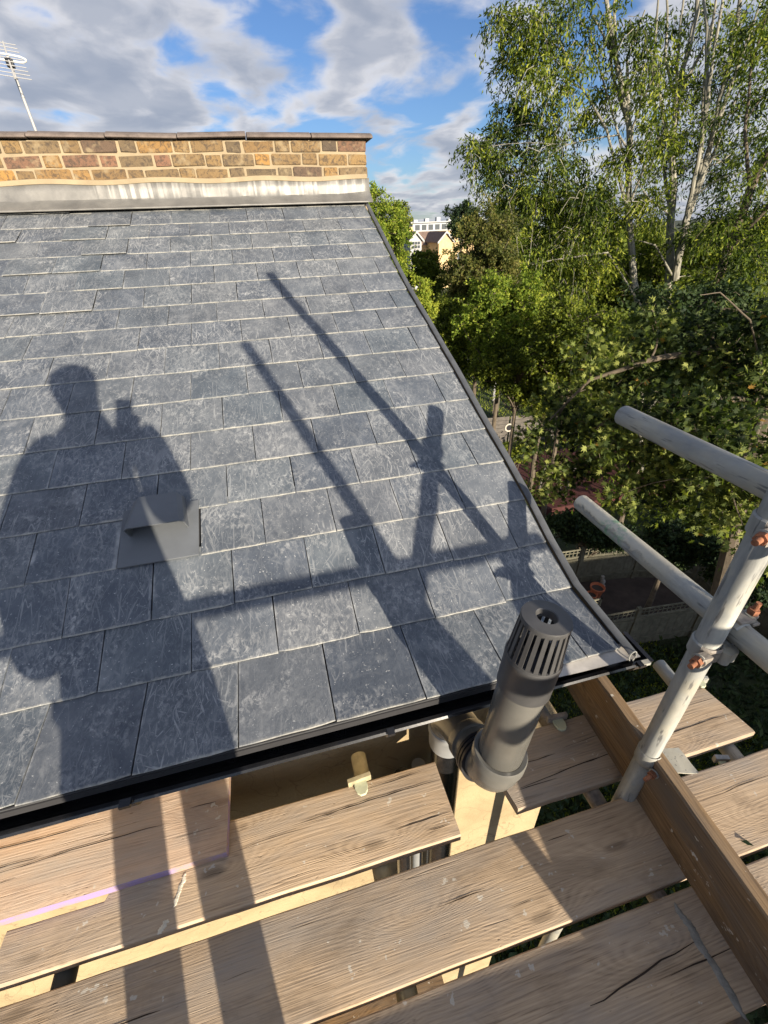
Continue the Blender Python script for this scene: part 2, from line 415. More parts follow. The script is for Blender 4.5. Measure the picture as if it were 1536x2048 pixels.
def leaf_mat(name, cols, trans=.35):
    def f(t, bs, out):
        at = t.new('ShaderNodeAttribute', attribute_name='tone')
        c = t.ramp(at.outputs['Fac'], cols)
        t.lk(c, bs.inputs['Base Color'])
        bs.inputs['Roughness'].default_value = .6; bs.inputs['Specular IOR Level'].default_value = .18
        tr = t.new('ShaderNodeBsdfTranslucent')
        cc = t.vmath('MULTIPLY', c, None); cc.node.inputs[1].default_value = (1.3, 1.5, .6)
        t.lk(cc, tr.inputs[0])
        mx = t.new('ShaderNodeMixShader'); mx.inputs[0].default_value = trans
        t.lk(bs.outputs[0], mx.inputs[1]); t.lk(tr.outputs[0], mx.inputs[2]); t.lk(mx.outputs[0], out.inputs[0])
    return mat(name, f)
leaf_ash = leaf_mat('ash_leaf', [(0, (.012, .025, .007)), (.45, (.068, .102, .016)), (.8, (.17, .215, .024)), (1, (.32, .34, .05))])
leaf_syc = leaf_mat('sycamore_leaf', [(0, (.010, .020, .006)), (.35, (.045, .068, .018)), (.7, (.13, .165, .04)), (.93, (.25, .28, .07)), (.985, (.28, .30, .08)), (1, (.34, .20, .05))])
leaf_mid = leaf_mat('hedge_leaf', [(0, (.04, .06, .010)), (.5, (.12, .155, .018)), (1, (.27, .29, .035))])
leaf_olive = leaf_mat('olive_leaf', [(0, (.05, .065, .02)), (.5, (.11, .125, .03)), (1, (.22, .19, .06))])
leaf_bright = leaf_mat('bright_leaf', [(0, (.07, .115, .015)), (.5, (.17, .235, .028)), (1, (.34, .36, .05))])
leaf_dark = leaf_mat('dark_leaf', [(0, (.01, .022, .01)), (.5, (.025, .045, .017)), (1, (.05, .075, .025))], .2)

# ------------------------------------------------------------------ object helpers
def W(p):                                   # camera-relative metres -> world
    return Vector((p[0], p[1], p[2] + CZ))
def tag(o, label=None, cat=None, group=None, kind=None):
    if label: o['label'] = label
    if cat: o['category'] = cat
    if group: o['group'] = group
    if kind: o['kind'] = kind
    return o
def empty(name, loc, rot=(0, 0, 0)):
    o = bpy.data.objects.new(name, None); COL.objects.link(o)
    o.location = loc; o.rotation_euler = rot; o.empty_display_size = .1
    return o
class MB:
    def __init__(s): s.v = []; s.f = []; s.mi = []
    def add(s, vs, fs, mi=0):
        b = len(s.v); s.v += [tuple(x) for x in vs]
        s.f += [tuple(b + i for i in f) for f in fs]; s.mi += [mi] * len(fs)
    def box(s, lo, hi, mi=0, mat4=None):
        x0, y0, z0 = lo; x1, y1, z1 = hi
        vs = [Vector(q) for q in ((x0, y0, z0), (x1, y0, z0), (x1, y1, z0), (x0, y1, z0), (x0, y0, z1), (x1, y0, z1), (x1, y1, z1), (x0, y1, z1))]
        if mat4 is not None: vs = [mat4 @ q for q in vs]
        s.add(vs, [(0, 3, 2, 1), (4, 5, 6, 7), (0, 1, 5, 4), (1, 2, 6, 5), (2, 3, 7, 6), (3, 0, 4, 7)], mi)
    def tube(s, pts, rad, seg=12, cap=True, mi=0):
        pts = [Vector(p) for p in pts]; n = len(pts)
        if not hasattr(rad, '__len__'): rad = [rad] * n
        rings = []; prev = None
        for i, p in enumerate(pts):
            d = (pts[min(i + 1, n - 1)] - pts[max(i - 1, 0)])
            d = d.normalized() if d.length > 1e-9 else Vector((0, 0, 1))
            if prev is None:
                a = d.orthogonal().normalized()
            else:
                a = (prev - d * prev.dot(d))
                a = a.normalized() if a.length > 1e-6 else d.orthogonal().normalized()
            prev = a; b = d.cross(a)
            rings.append([p + (a * math.cos(2 * math.pi * k / seg) + b * math.sin(2 * math.pi * k / seg)) * rad[i] for k in range(seg)])
        vs = [q for r_ in rings for q in r_]; fs = []
        for i in range(n - 1):
            for k in range(seg):
                k2 = (k + 1) % seg
                fs.append((i * seg + k, i * seg + k2, (i + 1) * seg + k2, (i + 1) * seg + k))
        if cap:
            fs.append(tuple(reversed(range(seg)))); fs.append(tuple((n - 1) * seg + k for k in range(seg)))
        s.add(vs, fs, mi)
    def lathe(s, prof, seg=32, center=(0, 0, 0), axis=None, mi=0, closed=False):
        c = Vector(center)
        if axis is None: Mx = Matrix.Identity(3)
        else: Mx = Vector(axis).to_track_quat('Z', 'Y').to_matrix()
        vs = []; fs = []; n = len(prof)
        for r_, z_ in prof:
            for k in range(seg):
                a = 2 * math.pi * k / seg
                vs.append(c + Mx @ Vector((r_ * math.cos(a), r_ * math.sin(a), z_)))
        for i in range(n if closed else n - 1):
            j = (i + 1) % n
            for k in range(seg):
                k2 = (k + 1) % seg
                fs.append((i * seg + k, i * seg + k2, j * seg + k2, j * seg + k))
        s.add(vs, fs, mi)
    def sweep(s, prof, path, cap=True, mi=0):
        """prof: list of (u,v) offsets; path: list of (origin, uvec, vvec)"""
        n = len(prof); vs = []; fs = []
        for o, u, v in path:
            for a, b in prof: vs.append(Vector(o) + Vector(u) * a + Vector(v) * b)
        for i in range(len(path) - 1):
            for k in range(n):
                k2 = (k + 1) % n
                fs.append((i * n + k, i * n + k2, (i + 1) * n + k2, (i + 1) * n + k))
        if cap: fs.append(tuple(reversed(range(n)))); fs.append(tuple((len(path) - 1) * n + k for k in range(n)))
        s.add(vs, fs, mi)
    def mesh(s, name, mats, smooth=False, loc=None):
        me = bpy.data.meshes.new(name)
        me.from_pydata(s.v, [], s.f)
        for m_ in (mats if isinstance(mats, (list, tuple)) else [mats]): me.materials.append(m_)
        me.polygons.foreach_set('material_index', s.mi)
        me.polygons.foreach_set('use_smooth', [smooth] * len(me.polygons))
        me.update()
        if smooth:
            try: me.set_sharp_from_angle(angle=math.radians(38))
            except Exception: pass
        return me
    def obj(s, name, mats, parent=None, smooth=False, loc=(0, 0, 0), rot=(0, 0, 0), bevel=0.0):
        o = bpy.data.objects.new(name, s.mesh(name, mats, smooth)); COL.objects.link(o)
        if parent: o.parent = parent
        o.location = loc; o.rotation_euler = rot
        if bevel:
            md = o.modifiers.new('bevel', 'BEVEL'); md.width = bevel; md.segments = 2; md.limit_method = 'ANGLE'
        return o
def child_mesh(me, name, parent, loc, rot=None):
    o = bpy.data.objects.new(name, me); COL.objects.link(o); o.parent = parent; o.location = loc
    if rot is not None: o.rotation_euler = rot
    return o

# ================================================================== GROUND
g = MB()
N = 40; sz = 1200.0
xs = np.linspace(-sz, sz, 5)
g.add([(x_, y_, 0) for y_ in xs for x_ in xs], [(j * 5 + i, j * 5 + i + 1, (j + 1) * 5 + i + 1, (j + 1) * 5 + i) for j in range(4) for i in range(4)])
def ground_f(t, bs, out):
    tcn = t.new('ShaderNodeTexCoord'); v = tcn.outputs['Object']
    n = t.noise(v, .6, 6, .65); n2 = t.noise(v, 14, 4, .7)
    c = t.ramp(n, [(.35, (.014, .02, .006)), (.6, (.03, .045, .01)), (.8, (.05, .065, .018))])
    c = t.mix(t.ramp(n2, [(.4, 0.0), (.7, .6)]), c, (.02, .03, .008))
    t.lk(c, bs.inputs['Base Color']); bs.inputs['Roughness'].default_value = .95
    bump(t, bs, n2, 1.0, .05)
o = g.obj('ground', mat('lawn', ground_f)); tag(o, kind='structure')
pt = MB(); pt.box((5.2, 6.3, -.05), (10.6, 9.0, .006)); o = pt.obj('patio', soil_m); tag(o, kind='structure')

# grass tufts on the two lawns one can see
def leaves_mesh(name, P, D, U, L, Wd, tone, m, parent=None, shape='leaf', kind=None, label=None, cat=None):
    """P base points, D direction, U side vector, L length, Wd width -> rhombic leaves, folded"""
    n = len(P)
    Nn = np.cross(D, U)
    if shape == 'leaf':
        k = np.array([(0, 0, 0), (.45, .5, .10), (1, 0, -.06), (.45, -.5, .10)])
        faces = np.array([(0, 1, 2, 3)])
    elif shape == 'palm':
        a = [(-2.45, .42), (-1.95, .28), (-1.35, .80), (-1.0, .36), (-.62, .92), (-.35, .42), (0, 1.05), (.35, .42), (.62, .92), (1.0, .36), (1.35, .80), (1.95, .28), (2.45, .42)]
        k = [(0, 0, 0)]
        for an, r_ in a: k.append((.42 + .58 * r_ * math.cos(an), .62 * r_ * math.sin(an), -.12 * r_ * r_ + .05))
        k = np.array(k); k[0] = (.25, 0, .06)
        faces = np.array([(0, i, i + 1) for i in range(1, len(k) - 1)])
    elif shape == 'tuft':
        k = np.array([(0, .0, 0), (.5, .5, .16), (1.0, .22, .0), (.55, .0, .05), (.9, -.35, .05), (.4, -.5, .14)])
        faces = np.array([(0, 1, 2), (0, 2, 3), (0, 3, 4), (0, 4, 5)])
    nv = len(k)
    V = (P[:, None, :] + D[:, None, :] * (k[None, :, 0:1] * L[:, None, None])
         + U[:, None, :] * (k[None, :, 1:2] * Wd[:, None, None]) + Nn[:, None, :] * (k[None, :, 2:3] * L[:, None, None]))
    V = V.reshape(-1, 3)
    nf, fl = faces.shape
    idx = (faces[None] + (np.arange(n) * nv)[:, None, None]).reshape(-1)
    me = bpy.data.meshes.new(name)
    me.vertices.add(len(V)); me.vertices.foreach_set('co', V.astype(np.float32).ravel())
    me.loops.add(len(idx)); me.loops.foreach_set('vertex_index', idx.astype(np.int32))
    me.polygons.add(n * nf); me.polygons.foreach_set('loop_start', (np.arange(n * nf) * fl).astype(np.int32))
    try: me.polygons.foreach_set('loop_total', np.full(n * nf, fl, np.int32))
    except Exception: pass
    at = me.attributes.new('tone', 'FLOAT', 'POINT'); at.data.foreach_set('value', np.repeat(tone, nv).astype(np.float32))
    me.materials.append(m); me.update(calc_edges=True); me.validate()
    o = bpy.data.objects.new(name, me); COL.objects.link(o)
    if parent: o.parent = parent
    if kind: o['kind'] = kind
    return o
def rnd_dirs(n, up=0.0, sd=None):
    v = rng.normal(size=(n, 3)); v[:, 2] += up
    return v / np.linalg.norm(v, axis=1)[:, None]
def ortho(D):
    r_ = rng.normal(size=D.shape); u = r_ - D * (r_ * D).sum(1)[:, None]
    return u / np.linalg.norm(u, axis=1)[:, None]

def grass(name, x0, x1, y0, y1, n, m):
    P = np.stack([rng.uniform(x0, x1, n), rng.uniform(y0, y1, n), np.zeros(n)], 1)
    D = rnd_dirs(n, 2.0); D[:, 2] = abs(D[:, 2])
    o = leaves_mesh(name, P, D, ortho(D), rng.uniform(.06, .16, n), rng.uniform(.02, .04, n), rng.random(n), m)
    tag(o, kind='stuff'); return o
grass('lawn_grass', 9.0, 22, 16, 30, 16000, leaf_bright)
o = grass('rough_grass', .8, 8.8, 1.0, 6.2, 16000, leaf_mid)
n = 16000
P = np.stack([rng.uniform(1.5, 16, n), rng.uniform(-1.5, 5.8, n), rng.random(n) ** 2 * .9], 1); D = rnd_dirs(n, .8)
P[:, 2] *= (.5 + .5 * np.sin(P[:, 0] * 1.3) * np.sin(P[:, 1] * 1.7)) ** 2
ow = leaves_mesh('weeds', P, D, ortho(D), rng.uniform(.10, .24, n), rng.uniform(.06, .12, n), rng.random(n), leaf_dark, shape='tuft'); tag(ow, kind='stuff')
o['label'] = 'rough dark grass growing below the scaffold beside the fence'

# ================================================================== HOUSE
house = empty('house', W((0, 2.5, -CZ)))
tag(house, 'extended house with dark slate roof, stock brick parapet and cream rendered wall', 'house')
hx, hy = 0, 2.5
def HL(p): return Vector((p[0] - hx, p[1] - hy, p[2] + CZ))     # camera-relative -> house local
prof = [(.698, -1.090), (.949, -1.066), (1.128, -.999), (1.309, -.915), (1.498, -.839), (1.687, -.770), (1.880, -.694),
        (2.076, -.615), (2.279, -.540), (2.481, -.463), (2.682, -.391), (2.873, -.321), (3.067, -.239), (3.245, -.158),
        (3.412, -.083), (3.589, -.003), (3.752, .068), (3.932, .148), (4.10, .225)]
XL, XV = -2.75, .883
# wall body
wl = MB()
wl.box((XL - 8, .94, -CZ), (.80, 8.0, -1.215)); wl.box((.5, .935, -CZ), (1.04, 8.0, -1.95))
o = wl.obj('wall', render_m, house, loc=HL((0, 0, 0))); o['label'] = 'cream rendered house wall'
# gable triangle under the verge
gb = MB(); pts = [(.80, .95, -1.213)] + [(.80, y_, z_ - .05) for y_, z_ in prof[1:]] + [(.80, 4.1, .18), (.80, 8.0, .18), (.80, 8.0, -1.213)]
pts2 = [(.60, y_, z_) for _, y_, z_ in pts]
n_ = len(pts)
gb.add(pts + pts2, [tuple(range(n_)), tuple(reversed(range(n_, 2 * n_)))] + [(i, n_ + i, n_ + (i + 1) % n_, (i + 1) % n_) for i in range(n_)])
gb.obj('gable_wall', render_m, house, loc=HL((0, 0, 0)))
# fascia and soffit
fs = MB(); fs.box((XL - 6, .765, -1.20), (.86, .785, -1.118)); fs.box((XL - 6, .787, -1.212), (.86, .937, -1.198))
fs.obj('fascia', simple('dark_fascia', (.04, .04, .042), .5), house, loc=HL((0, 0, 0)))
# roof deck under the slates
rf = MB()
pth = [((0, y_, z_ - .016), (1, 0, 0), (0, 0, 1)) for y_, z_ in prof]
rf.sweep([(XL - 5, -.02), (XV - .004, -.02), (XV - .004, 0), (XL - 5, 0)], pth)
roof = rf.obj('roof', under_m, house, loc=HL((0, 0, 0)))
roof['label'] = 'natural slate roof slope'

def slate_mesh(wd, ln, seed, clip=False):
    rs = random.Random(seed)
    nx, t_ = 7, .0045
    top = []
    cl, cr = rs.choice((.0, .001, .004)), rs.choice((.0, .001, .003))
    for i in range(nx + 1):
        x_ = -wd / 2 + wd * i / nx
        jy = rs.uniform(-.0009, .0009) + (cl if i == 0 else 0) + (cr if i == nx else 0)
        top.append((x_ + (rs.uniform(-.0007, .0007)), jy, 0))
    head = [(-wd / 2 + wd * i / nx, ln, 0) for i in range(nx + 1)]
    side = ln * .5
    m_ = MB(); n1 = nx + 1
    ch = .0012
    T0 = [(a, b, -ch) for a, b, _ in top]                    # tail edge, chamfer foot
    T1 = [(a * (1 - 2 * ch / wd * .4), b + ch * 1.6, rs.uniform(-.0004, .0004)) for a, b, _ in top]
    H1 = head
    Bt = [(a, b + .001, -t_) for a, b, _ in top]
    Hb = [(a, b, -t_) for a, b, _ in head]
    vs = T0 + T1 + H1 + Bt + Hb
    f = []
    for i in range(nx):
        f.append((i, i + 1, n1 + i + 1, n1 + i))                       # chamfer
        f.append((n1 + i, n1 + i + 1, 2 * n1 + i + 1, 2 * n1 + i))      # top
        f.append((3 * n1 + i, 3 * n1 + i + 1, i + 1, i))                # tail face
    f.append((3 * n1, 0, n1, 2 * n1, 4 * n1)); f.append((3 * n1 + nx, 4 * n1 + nx, 2 * n1 + nx, n1 + nx, nx))
    m_.add(vs, f)
    return m_.mesh('slate', slate_m)
seg_len = [math.hypot(prof[k + 1][0] - prof[k][0], prof[k + 1][1] - prof[k][1]) for k in range(18)]
VENT = (-.595, -.334)                                             # the vent sits in course 3
slate_cache = {}
n_sl = 0
for k in range(18):
    y0, z0 = prof[k]; y1, z1 = prof[k + 1]
    ang = math.atan2(z1 - z0, y1 - y0)
    ln = seg_len[k] * 1.14 + .01
    edge = XV if k % 2 == 1 else XV - .118
    joints = [XV] if k % 2 == 0 else []
    x_ = edge; joints.append(x_)
    left = -1.0 - .045 * k - .45
    while x_ > left: x_ -= .25; joints.append(x_)
    for a, b in zip(joints[1:], joints[:-1]):
        a2, b2 = a + .0015, b - .0015
        if k == 3 and b2 > VENT[0] + .01 and a2 < VENT[1] - .01:
            if b2 > VENT[1] + .03 and a2 < VENT[1]: a2 = VENT[1] + .003
            elif a2 < VENT[0] - .03 and b2 < VENT[1]: b2 = VENT[0] - .003
            else: continue
        if k == 3 and abs(b2 - VENT[0]) < .035: b2 = VENT[0] - .003
        wd = round(b2 - a2, 3)
        key = (wd, round(ln, 3), random.randrange(4))
        if key not in slate_cache: slate_cache[key] = slate_mesh(wd, ln, hash(key) & 0xffff)
        lift = .0085 + random.uniform(0, .0018)
        jy = random.uniform(-.003, .003)
        if k >= 11 and a < -.9 + .18 * (16 - k) * .3 and random.random() < .4: lift += random.uniform(.003, .008); jy -= random.uniform(.004, .014)
        rr = math.radians(random.gauss(0, .25))
        p = HL(((a2 + b2) / 2, y0 + jy, z0 + lift - .006))
        tilt = ang - (lift - .0035) / ln
        child_mesh(slate_cache[key], 'slate', roof, p - HL((0, 0, 0)), (tilt, 0, rr))
        n_sl += 1
# verge trim following the roof edge, with a hooked end at the eaves
vt = MB()
vp = [((XV, y_, z_), (1, 0, 0), (0, 0, 1)) for y_, z_ in [(.668, -1.094)] + prof[:-1]]
vt.sweep([(.001, .013), (.005, .016), (.020, .017), (.027, .014), (.029, .004), (.029, -.045), (.026, -.045), (.025, .003), (.020, .0125), (.006, .0125), (.004, .010), (.001, .010)], vp)
o = vt.obj('verge_trim', verge_m, house, True, loc=HL((0, 0, 0)))
# end clip loop of the trim
vc = MB(); cl_ = [(XV + .012 + .012 * math.cos(a), .664, -1.088 + .02 * math.sin(a)) for a in np.linspace(-1.2, 4.2, 12)]
vc.tube(cl_, .0018, 6); vc.obj('trim_hook', galv_m, house, True, loc=HL((0, 0, 0)))
# curled lead/felt corner at the eaves
fc = MB(); rows = []
for i in range(9):
    x_ = .62 + .30 * i / 8
    curl = .012 * (i / 8) ** 2
    rows.append([(x_, .715, -1.088 - .002), (x_, .690, -1.094 - .006 + curl * .4), (x_, .672 - .012 * (i / 8), -1.105 + curl)])
vs = [p_ for r_ in rows for p_ in r_]; vs += [(a, b, c - .002) for a, b, c in vs]
f_ = []
for i in range(8):
    for j in range(2):
        q = i * 3 + j; f_.append((q, q + 1, q + 4, q + 3)); f_.append((27 + q, 27 + q + 3, 27 + q + 4, 27 + q + 1))
fc.add(vs, f_); fc.obj('eaves_strip', simple('pale_lead', (.42, .40, .37), .45, .3, .2), house, True, loc=HL((0, 0, 0)))
tr = MB(); tr.sweep([(0, 0), (.012, -.05), (.016, -.05), (.004, .0)], [((XL - 5, .700, -1.098), (0, 1, 0), (0, 0, 1)), ((.86, .700, -1.098), (0, 1, 0), (0, 0, 1))])
tr.obj('eaves_tray', tray_m, house, loc=HL((0, 0, 0)))

# roof vent (plastic slate vent, hooded) in course 3
rv = empty('roof_vent', W((0, 0, 0)))
a3 = math.atan2(prof[4][1] - prof[3][1], prof[4][0] - prof[3][0])
rv.location = W(((VENT[0] + VENT[1]) / 2, prof[3][0] - .004, prof[3][1] + .009)); rv.rotation_euler = (a3 - .02, 0, 0)
tag(rv, 'grey plastic hooded vent slate set into the roof in the shadow of the person', 'roof vent')
b_ = MB(); b_.box((-.1275, 0, -.004), (.1275, .24, .003)); b_.obj('base_plate', vent_m, rv, bevel=.001)
hd_ = MB()
# hood: chamfered front profile, open towards the eaves
def hood(o_, e):
    return [(-.096 + e, .120, .002), (-.096 + e, .104, .060 - e), (-.082, .100, .074 - e), (.082, .100, .074 - e), (.096 - e, .104, .060 - e), (.096 - e, .120, .002)]
fr = hood(0, 0); fi = hood(0, .004)
bk = [(-.080, .262, .002), (-.080, .240, .040), (-.062, .252, .050), (.062, .252, .050), (.080, .240, .040), (.080, .262, .002)]
bi = [(x_ * .95, y_ - .004, max(.001, z_ - .004)) for x_, y_, z_ in bk]
vs = fr + bk + fi + bi; f_ = []
for i in range(5):
    f_.append((i, i + 1, 6 + i + 1, 6 + i)); f_.append((12 + i, 18 + i, 18 + i + 1, 12 + i + 1)); f_.append((i, 12 + i, 12 + i + 1, i + 1))
f_.append((6, 7, 8, 9, 10, 11)); f_.append((0, 6, 18, 12)); f_.append((5, 17, 23, 11))
hd_.add(vs, f_)
hd_.obj('hood', vent_m, rv)
gr_ = MB()
for i in range(9): gr_.box((-.075 + i * .0185, .165, .003), (-.071 + i * .0185, .168, .030))
gr_.obj('grille', pvc_black, rv)

# parapet: mortar core, brick faces, coping tiles, flashing
pa = MB(); XP = .925
pa.box((XL - 1, 4.008, .0), (XP - .006, 4.21, .535))
# flaunching of mortar above the flashing
pa.sweep([(0, 0), (-.016, -.004), (-.018, -.03), (0, -.035)], [((x_, 4.0085, .338 + .006 * math.sin(x_ * 9)), (0, 1, 0), (0, 0, 1)) for x_ in np.linspace(XL, XP - .004, 50)])
parapet = pa.obj('parapet', mortar_m, house, loc=HL((0, 0, 0))); parapet['label'] = 'brick parapet at the head of the roof'
def brick_mesh(wd, hgt, dp, seed):
    rs = random.Random(seed); bm = bmesh.new()
    bmesh.ops.create_cube(bm, size=1.0)
    for v in bm.verts: v.co = Vector((v.co.x * wd, v.co.y * dp, v.co.z * hgt))
    bmesh.ops.bevel(bm, geom=list(bm.edges), offset=.005, segments=1, affect='EDGES')
    for v in bm.verts: v.co += Vector((rs.uniform(-.003, .003), rs.uniform(-.002, .002), rs.uniform(-.0025, .0025)))
    me = bpy.data.meshes.new('brick'); bm.to_mesh(me); bm.free(); me.materials.append(brick_m); return me
bc = {}
for row in range(6):
    zc = .501 - row * .074
    if row > 2: zc = .501 - row * .074
    x_ = XP; stretch = (row % 2 == 0)
    first = True
    while x_ > XL + .9:
        wd = .205 if stretch else .098
        if first and row % 2 == 1: wd = .13
        key = (round(wd, 2), random.randrange(5))
        if key not in bc: bc[key] = brick_mesh(wd + random.uniform(-.006, .006), .062, .09, hash(key) & 0xfff)
        if row < 3:
            child_mesh(bc[key], 'brick', parapet, (x_ - wd / 2, 4.046 + random.uniform(-.004, .004), zc + random.uniform(-.003, .003)), (0, random.gauss(0, .016), 0))
        x_ -= wd + random.uniform(.010, .017); stretch = (not stretch) if row != 9 else stretch; first = False
# brick return (right end)
for row in range(3):
    key = ('e', row % 2); 
    if key not in bc: bc[key] = brick_mesh(.09, .062, .10, 99 + row)
    child_mesh(bc[key], 'brick', parapet, (XP - .047, 4.155, .501 - row * .074))
cj = [-2.55, -2.12, -1.67, -1.222, -.777, -.344, .099, .536, .975]
cpz = [0, .002, .001, .004, .005, .001, .003, -.001, -.004]
for i in range(len(cj) - 1):
    c_ = MB(); L_ = cj[i + 1] - cj[i] - .006
    pf = [(-.085, -.006), (-.085, .004), (-.07, .015), (-.02, .030), (.06, .038), (.14, .030), (.20, .015), (.21, .0), (.21, -.006)]
    path = []
    for j in range(5):
        xx = L_ * j / 4; e = 1.0 if 0 < j < 4 else .985
        path.append(((xx, .0, .0 + .002 * math.sin(3 * xx + i)), (0, e, 0), (0, 0, 1)))
    c_.sweep(pf, path)
    o = c_.obj('coping_tile', coping_m, parapet, loc=(cj[i], 4.045, .548 + cpz[i]), rot=(0, random.gauss(0, .012), random.gauss(0, .006)), bevel=.004)
# lead flashing: upstand dressed on the brick, apron dressed over the slates
fl = MB(); xs_ = np.linspace(XL + .2, XP + .012, 70); rows = []
for i, x_ in enumerate(xs_):
    w1 = mnoise.noise(Vector((x_ * 9, 0, 0))) * .006; w2 = mnoise.noise(Vector((x_ * 3.3, 5, 0))) * .010
    rt = max(0, (x_ - .70) / .23)
    rows.append([(x_, 3.998, .318 + w2 * .4), (x_, 3.992 + w1, .270), (x_, 3.986 + w1, .226 + w2 * .4 + rt * .012), (x_, 3.975, .216 + rt * .012),
                 (x_, 3.935 + w1 * .6, .192 + w1 * .4 + rt * .008), (x_, 3.892 + w2 * .9, .172 + w1 * .3), (x_, 3.890 + w2 * .9, .164)])
nr = len(rows[0]); vs = [p_ for r_ in rows for p_ in r_]
fl.add([(a, b - 3.99, c - .215) for a, b, c in vs], [(i * nr + j, i * nr + j + 1, (i + 1) * nr + j + 1, (i + 1) * nr + j) for i in range(len(xs_) - 1) for j in range(nr - 1)])
o = fl.obj('lead_flashing', lead_m, house, True, loc=HL((-.88, 3.99, .215)))
for v_ in o.data.vertices: v_.co.x += .88
md = o.modifiers.new('thick', 'SOLIDIFY'); md.thickness = .003

# ================================================================== GUTTER
gut = empty('gutter', W((0, .69, -1.13)))
tag(gut, 'black half round plastic gutter along the eaves below the slates', 'gutter')
gm = MB(); R_ = .052
arc = [(-R_ * math.cos(a), -R_ * math.sin(a)) for a in np.linspace(0, math.pi, 15)]
inn = [(-(R_ - .003) * math.cos(a), -(R_ - .003) * math.sin(a)) for a in np.linspace(math.pi, 0, 15)]
lip = [(-R_ + .006, .004), (-R_ - .006, .006), (-R_ - .010, .0), (-R_ - .006, -.007)]
gx0, gx1 = XL - 4, .958
gm.sweep(lip + arc + inn, [((x_, 0, 0), (0, 1, 0), (0, 0, 1)) for x_ in (gx0, gx1)])
gm.obj('trough', pvc_black, gut, True, loc=(0, .025, 0))
ec = MB(); ec.sweep([(-.062, .008)] + [(-(R_ + .006) * math.cos(a), -(R_ + .006) * math.sin(a)) for a in np.linspace(0, math.pi, 15)] + [(.058, .008)], [((gx1, .025, 0), (0, 1, 0), (0, 0, 1)), ((gx1 + .014, .025, 0), (0, 1, 0), (0, 0, 1))])
ec.obj('end_cap', pvc_black, gut, False)
def gbracket(x_, wdt, cap_m):
    q = MB(); o1 = [(-(R_ + .008) * math.cos(a), -(R_ + .008) * math.sin(a)) for a in np.linspace(-.15, math.pi, 13)]
    i1 = [(-(R_ + .0015) * math.cos(a), -(R_ + .0015) * math.sin(a)) for a in np.linspace(math.pi, -.15, 13)]
    q.sweep(o1 + i1, [((x_ - wdt, .025, 0), (0, 1, 0), (0, 0, 1)), ((x_ + wdt, .025, 0), (0, 1, 0), (0, 0, 1))])
    q.box((x_ - wdt * .8, -.047, .004), (x_ + wdt * .8, -.028, .013))
    return q.obj('bracket', cap_m, gut, False)
gbracket(-.50, .016, pvc_black); gbracket(.925, .013, pvc_black); gbracket(.15, .012, pvc_black); gbracket(-1.3, .014, pvc_black)
pd_ = MB(); pd_.box((.928, -.045, .005), (.952, -.030, .0155)); pd_.obj('clip', galv_m, gut)

# ================================================================== SOIL VENT PIPE
sv = empty('soil_vent_pipe', W((.405, .53, -1.6)))
tag(sv, 'dark grey plastic vent pipe with slotted cage top rising in front of the gutter', 'vent pipe')
SVO = Vector((.405, .53, -1.6))
def SL(p): return Vector(p) - SVO
ptop = Vector((.432, .532, -.86)); pbot = Vector((.402, .53, -1.14)); ax = (ptop - pbot).normalized()
q = MB(); q.lathe([(.054, 0), (.055, .002), (.055, (ptop - pbot).length)], 40, SL(pbot), ax); q.obj('pipe', pvc_m, sv, True)
q = MB(); c0 = ptop; q.lathe([(.0555, -.01), (.0595, -.008), (.0595, .075), (.0605, .078), (.0605, .086), (.058, .09), (.054, .09)], 40, SL(c0), ax); q.obj('collar', cage_m, sv, True)
cg = empty('cage', SL(c0 + ax * .088)); cg.parent = sv; cg.rotation_euler = ax.to_track_quat('Z', 'Y').to_euler()
hgt = .104
for k in range(22):
    a = 2 * math.pi * k / 22
    q = MB(); r0, r1, hw0, hw1 = .0578, .0495, .0046, .0040
    vs = []
    for r_, z_, hw in ((r0, 0, hw0), (r1 + .001, hgt, hw1)):
        for dr in (0, -.004):
            for s_ in (-1, 1): vs.append((r_ + dr, s_ * hw, z_))
    q.add(vs, [(0, 1, 5, 4), (2, 6, 7, 3), (0, 4, 6, 2), (1, 3, 7, 5), (0, 2, 3, 1), (4, 5, 7, 6)])
    o = q.obj('cage_bar', cage_m, cg, rot=(0, 0, a))
q = MB(); q.lathe([(.0505, -.008), (.0515, .0), (.050, .004), (.023, .007), (.021, .005), (.0195, -.01), (.0185, -.01), (.0185, -.012), (.0505, -.010)], 40, (0, 0, hgt)); q.obj('cage_top', cage_m, cg, True)
q = MB(); q.lathe([(.0585, -.003), (.0595, .0), (.0585, .004), (.053, .004), (.052, -.003)], 40, (0, 0, 0)); q.obj('cage_rim', cage_m, cg, True)
# black disc painted as the dark inside of the pipe
q = MB(); q.lathe([(.051, -.02), (.051, -.018)], 24, (0, 0, 0)); q.add([(0, 0, -.02)] + [(.051 * math.cos(a), .051 * math.sin(a), -.02) for a in np.linspace(0, 2 * math.pi, 24, endpoint=False)], [(0, i, i % 24 + 1) for i in range(1, 25)])
q.obj('pipe_mouth', ring_black, cg)
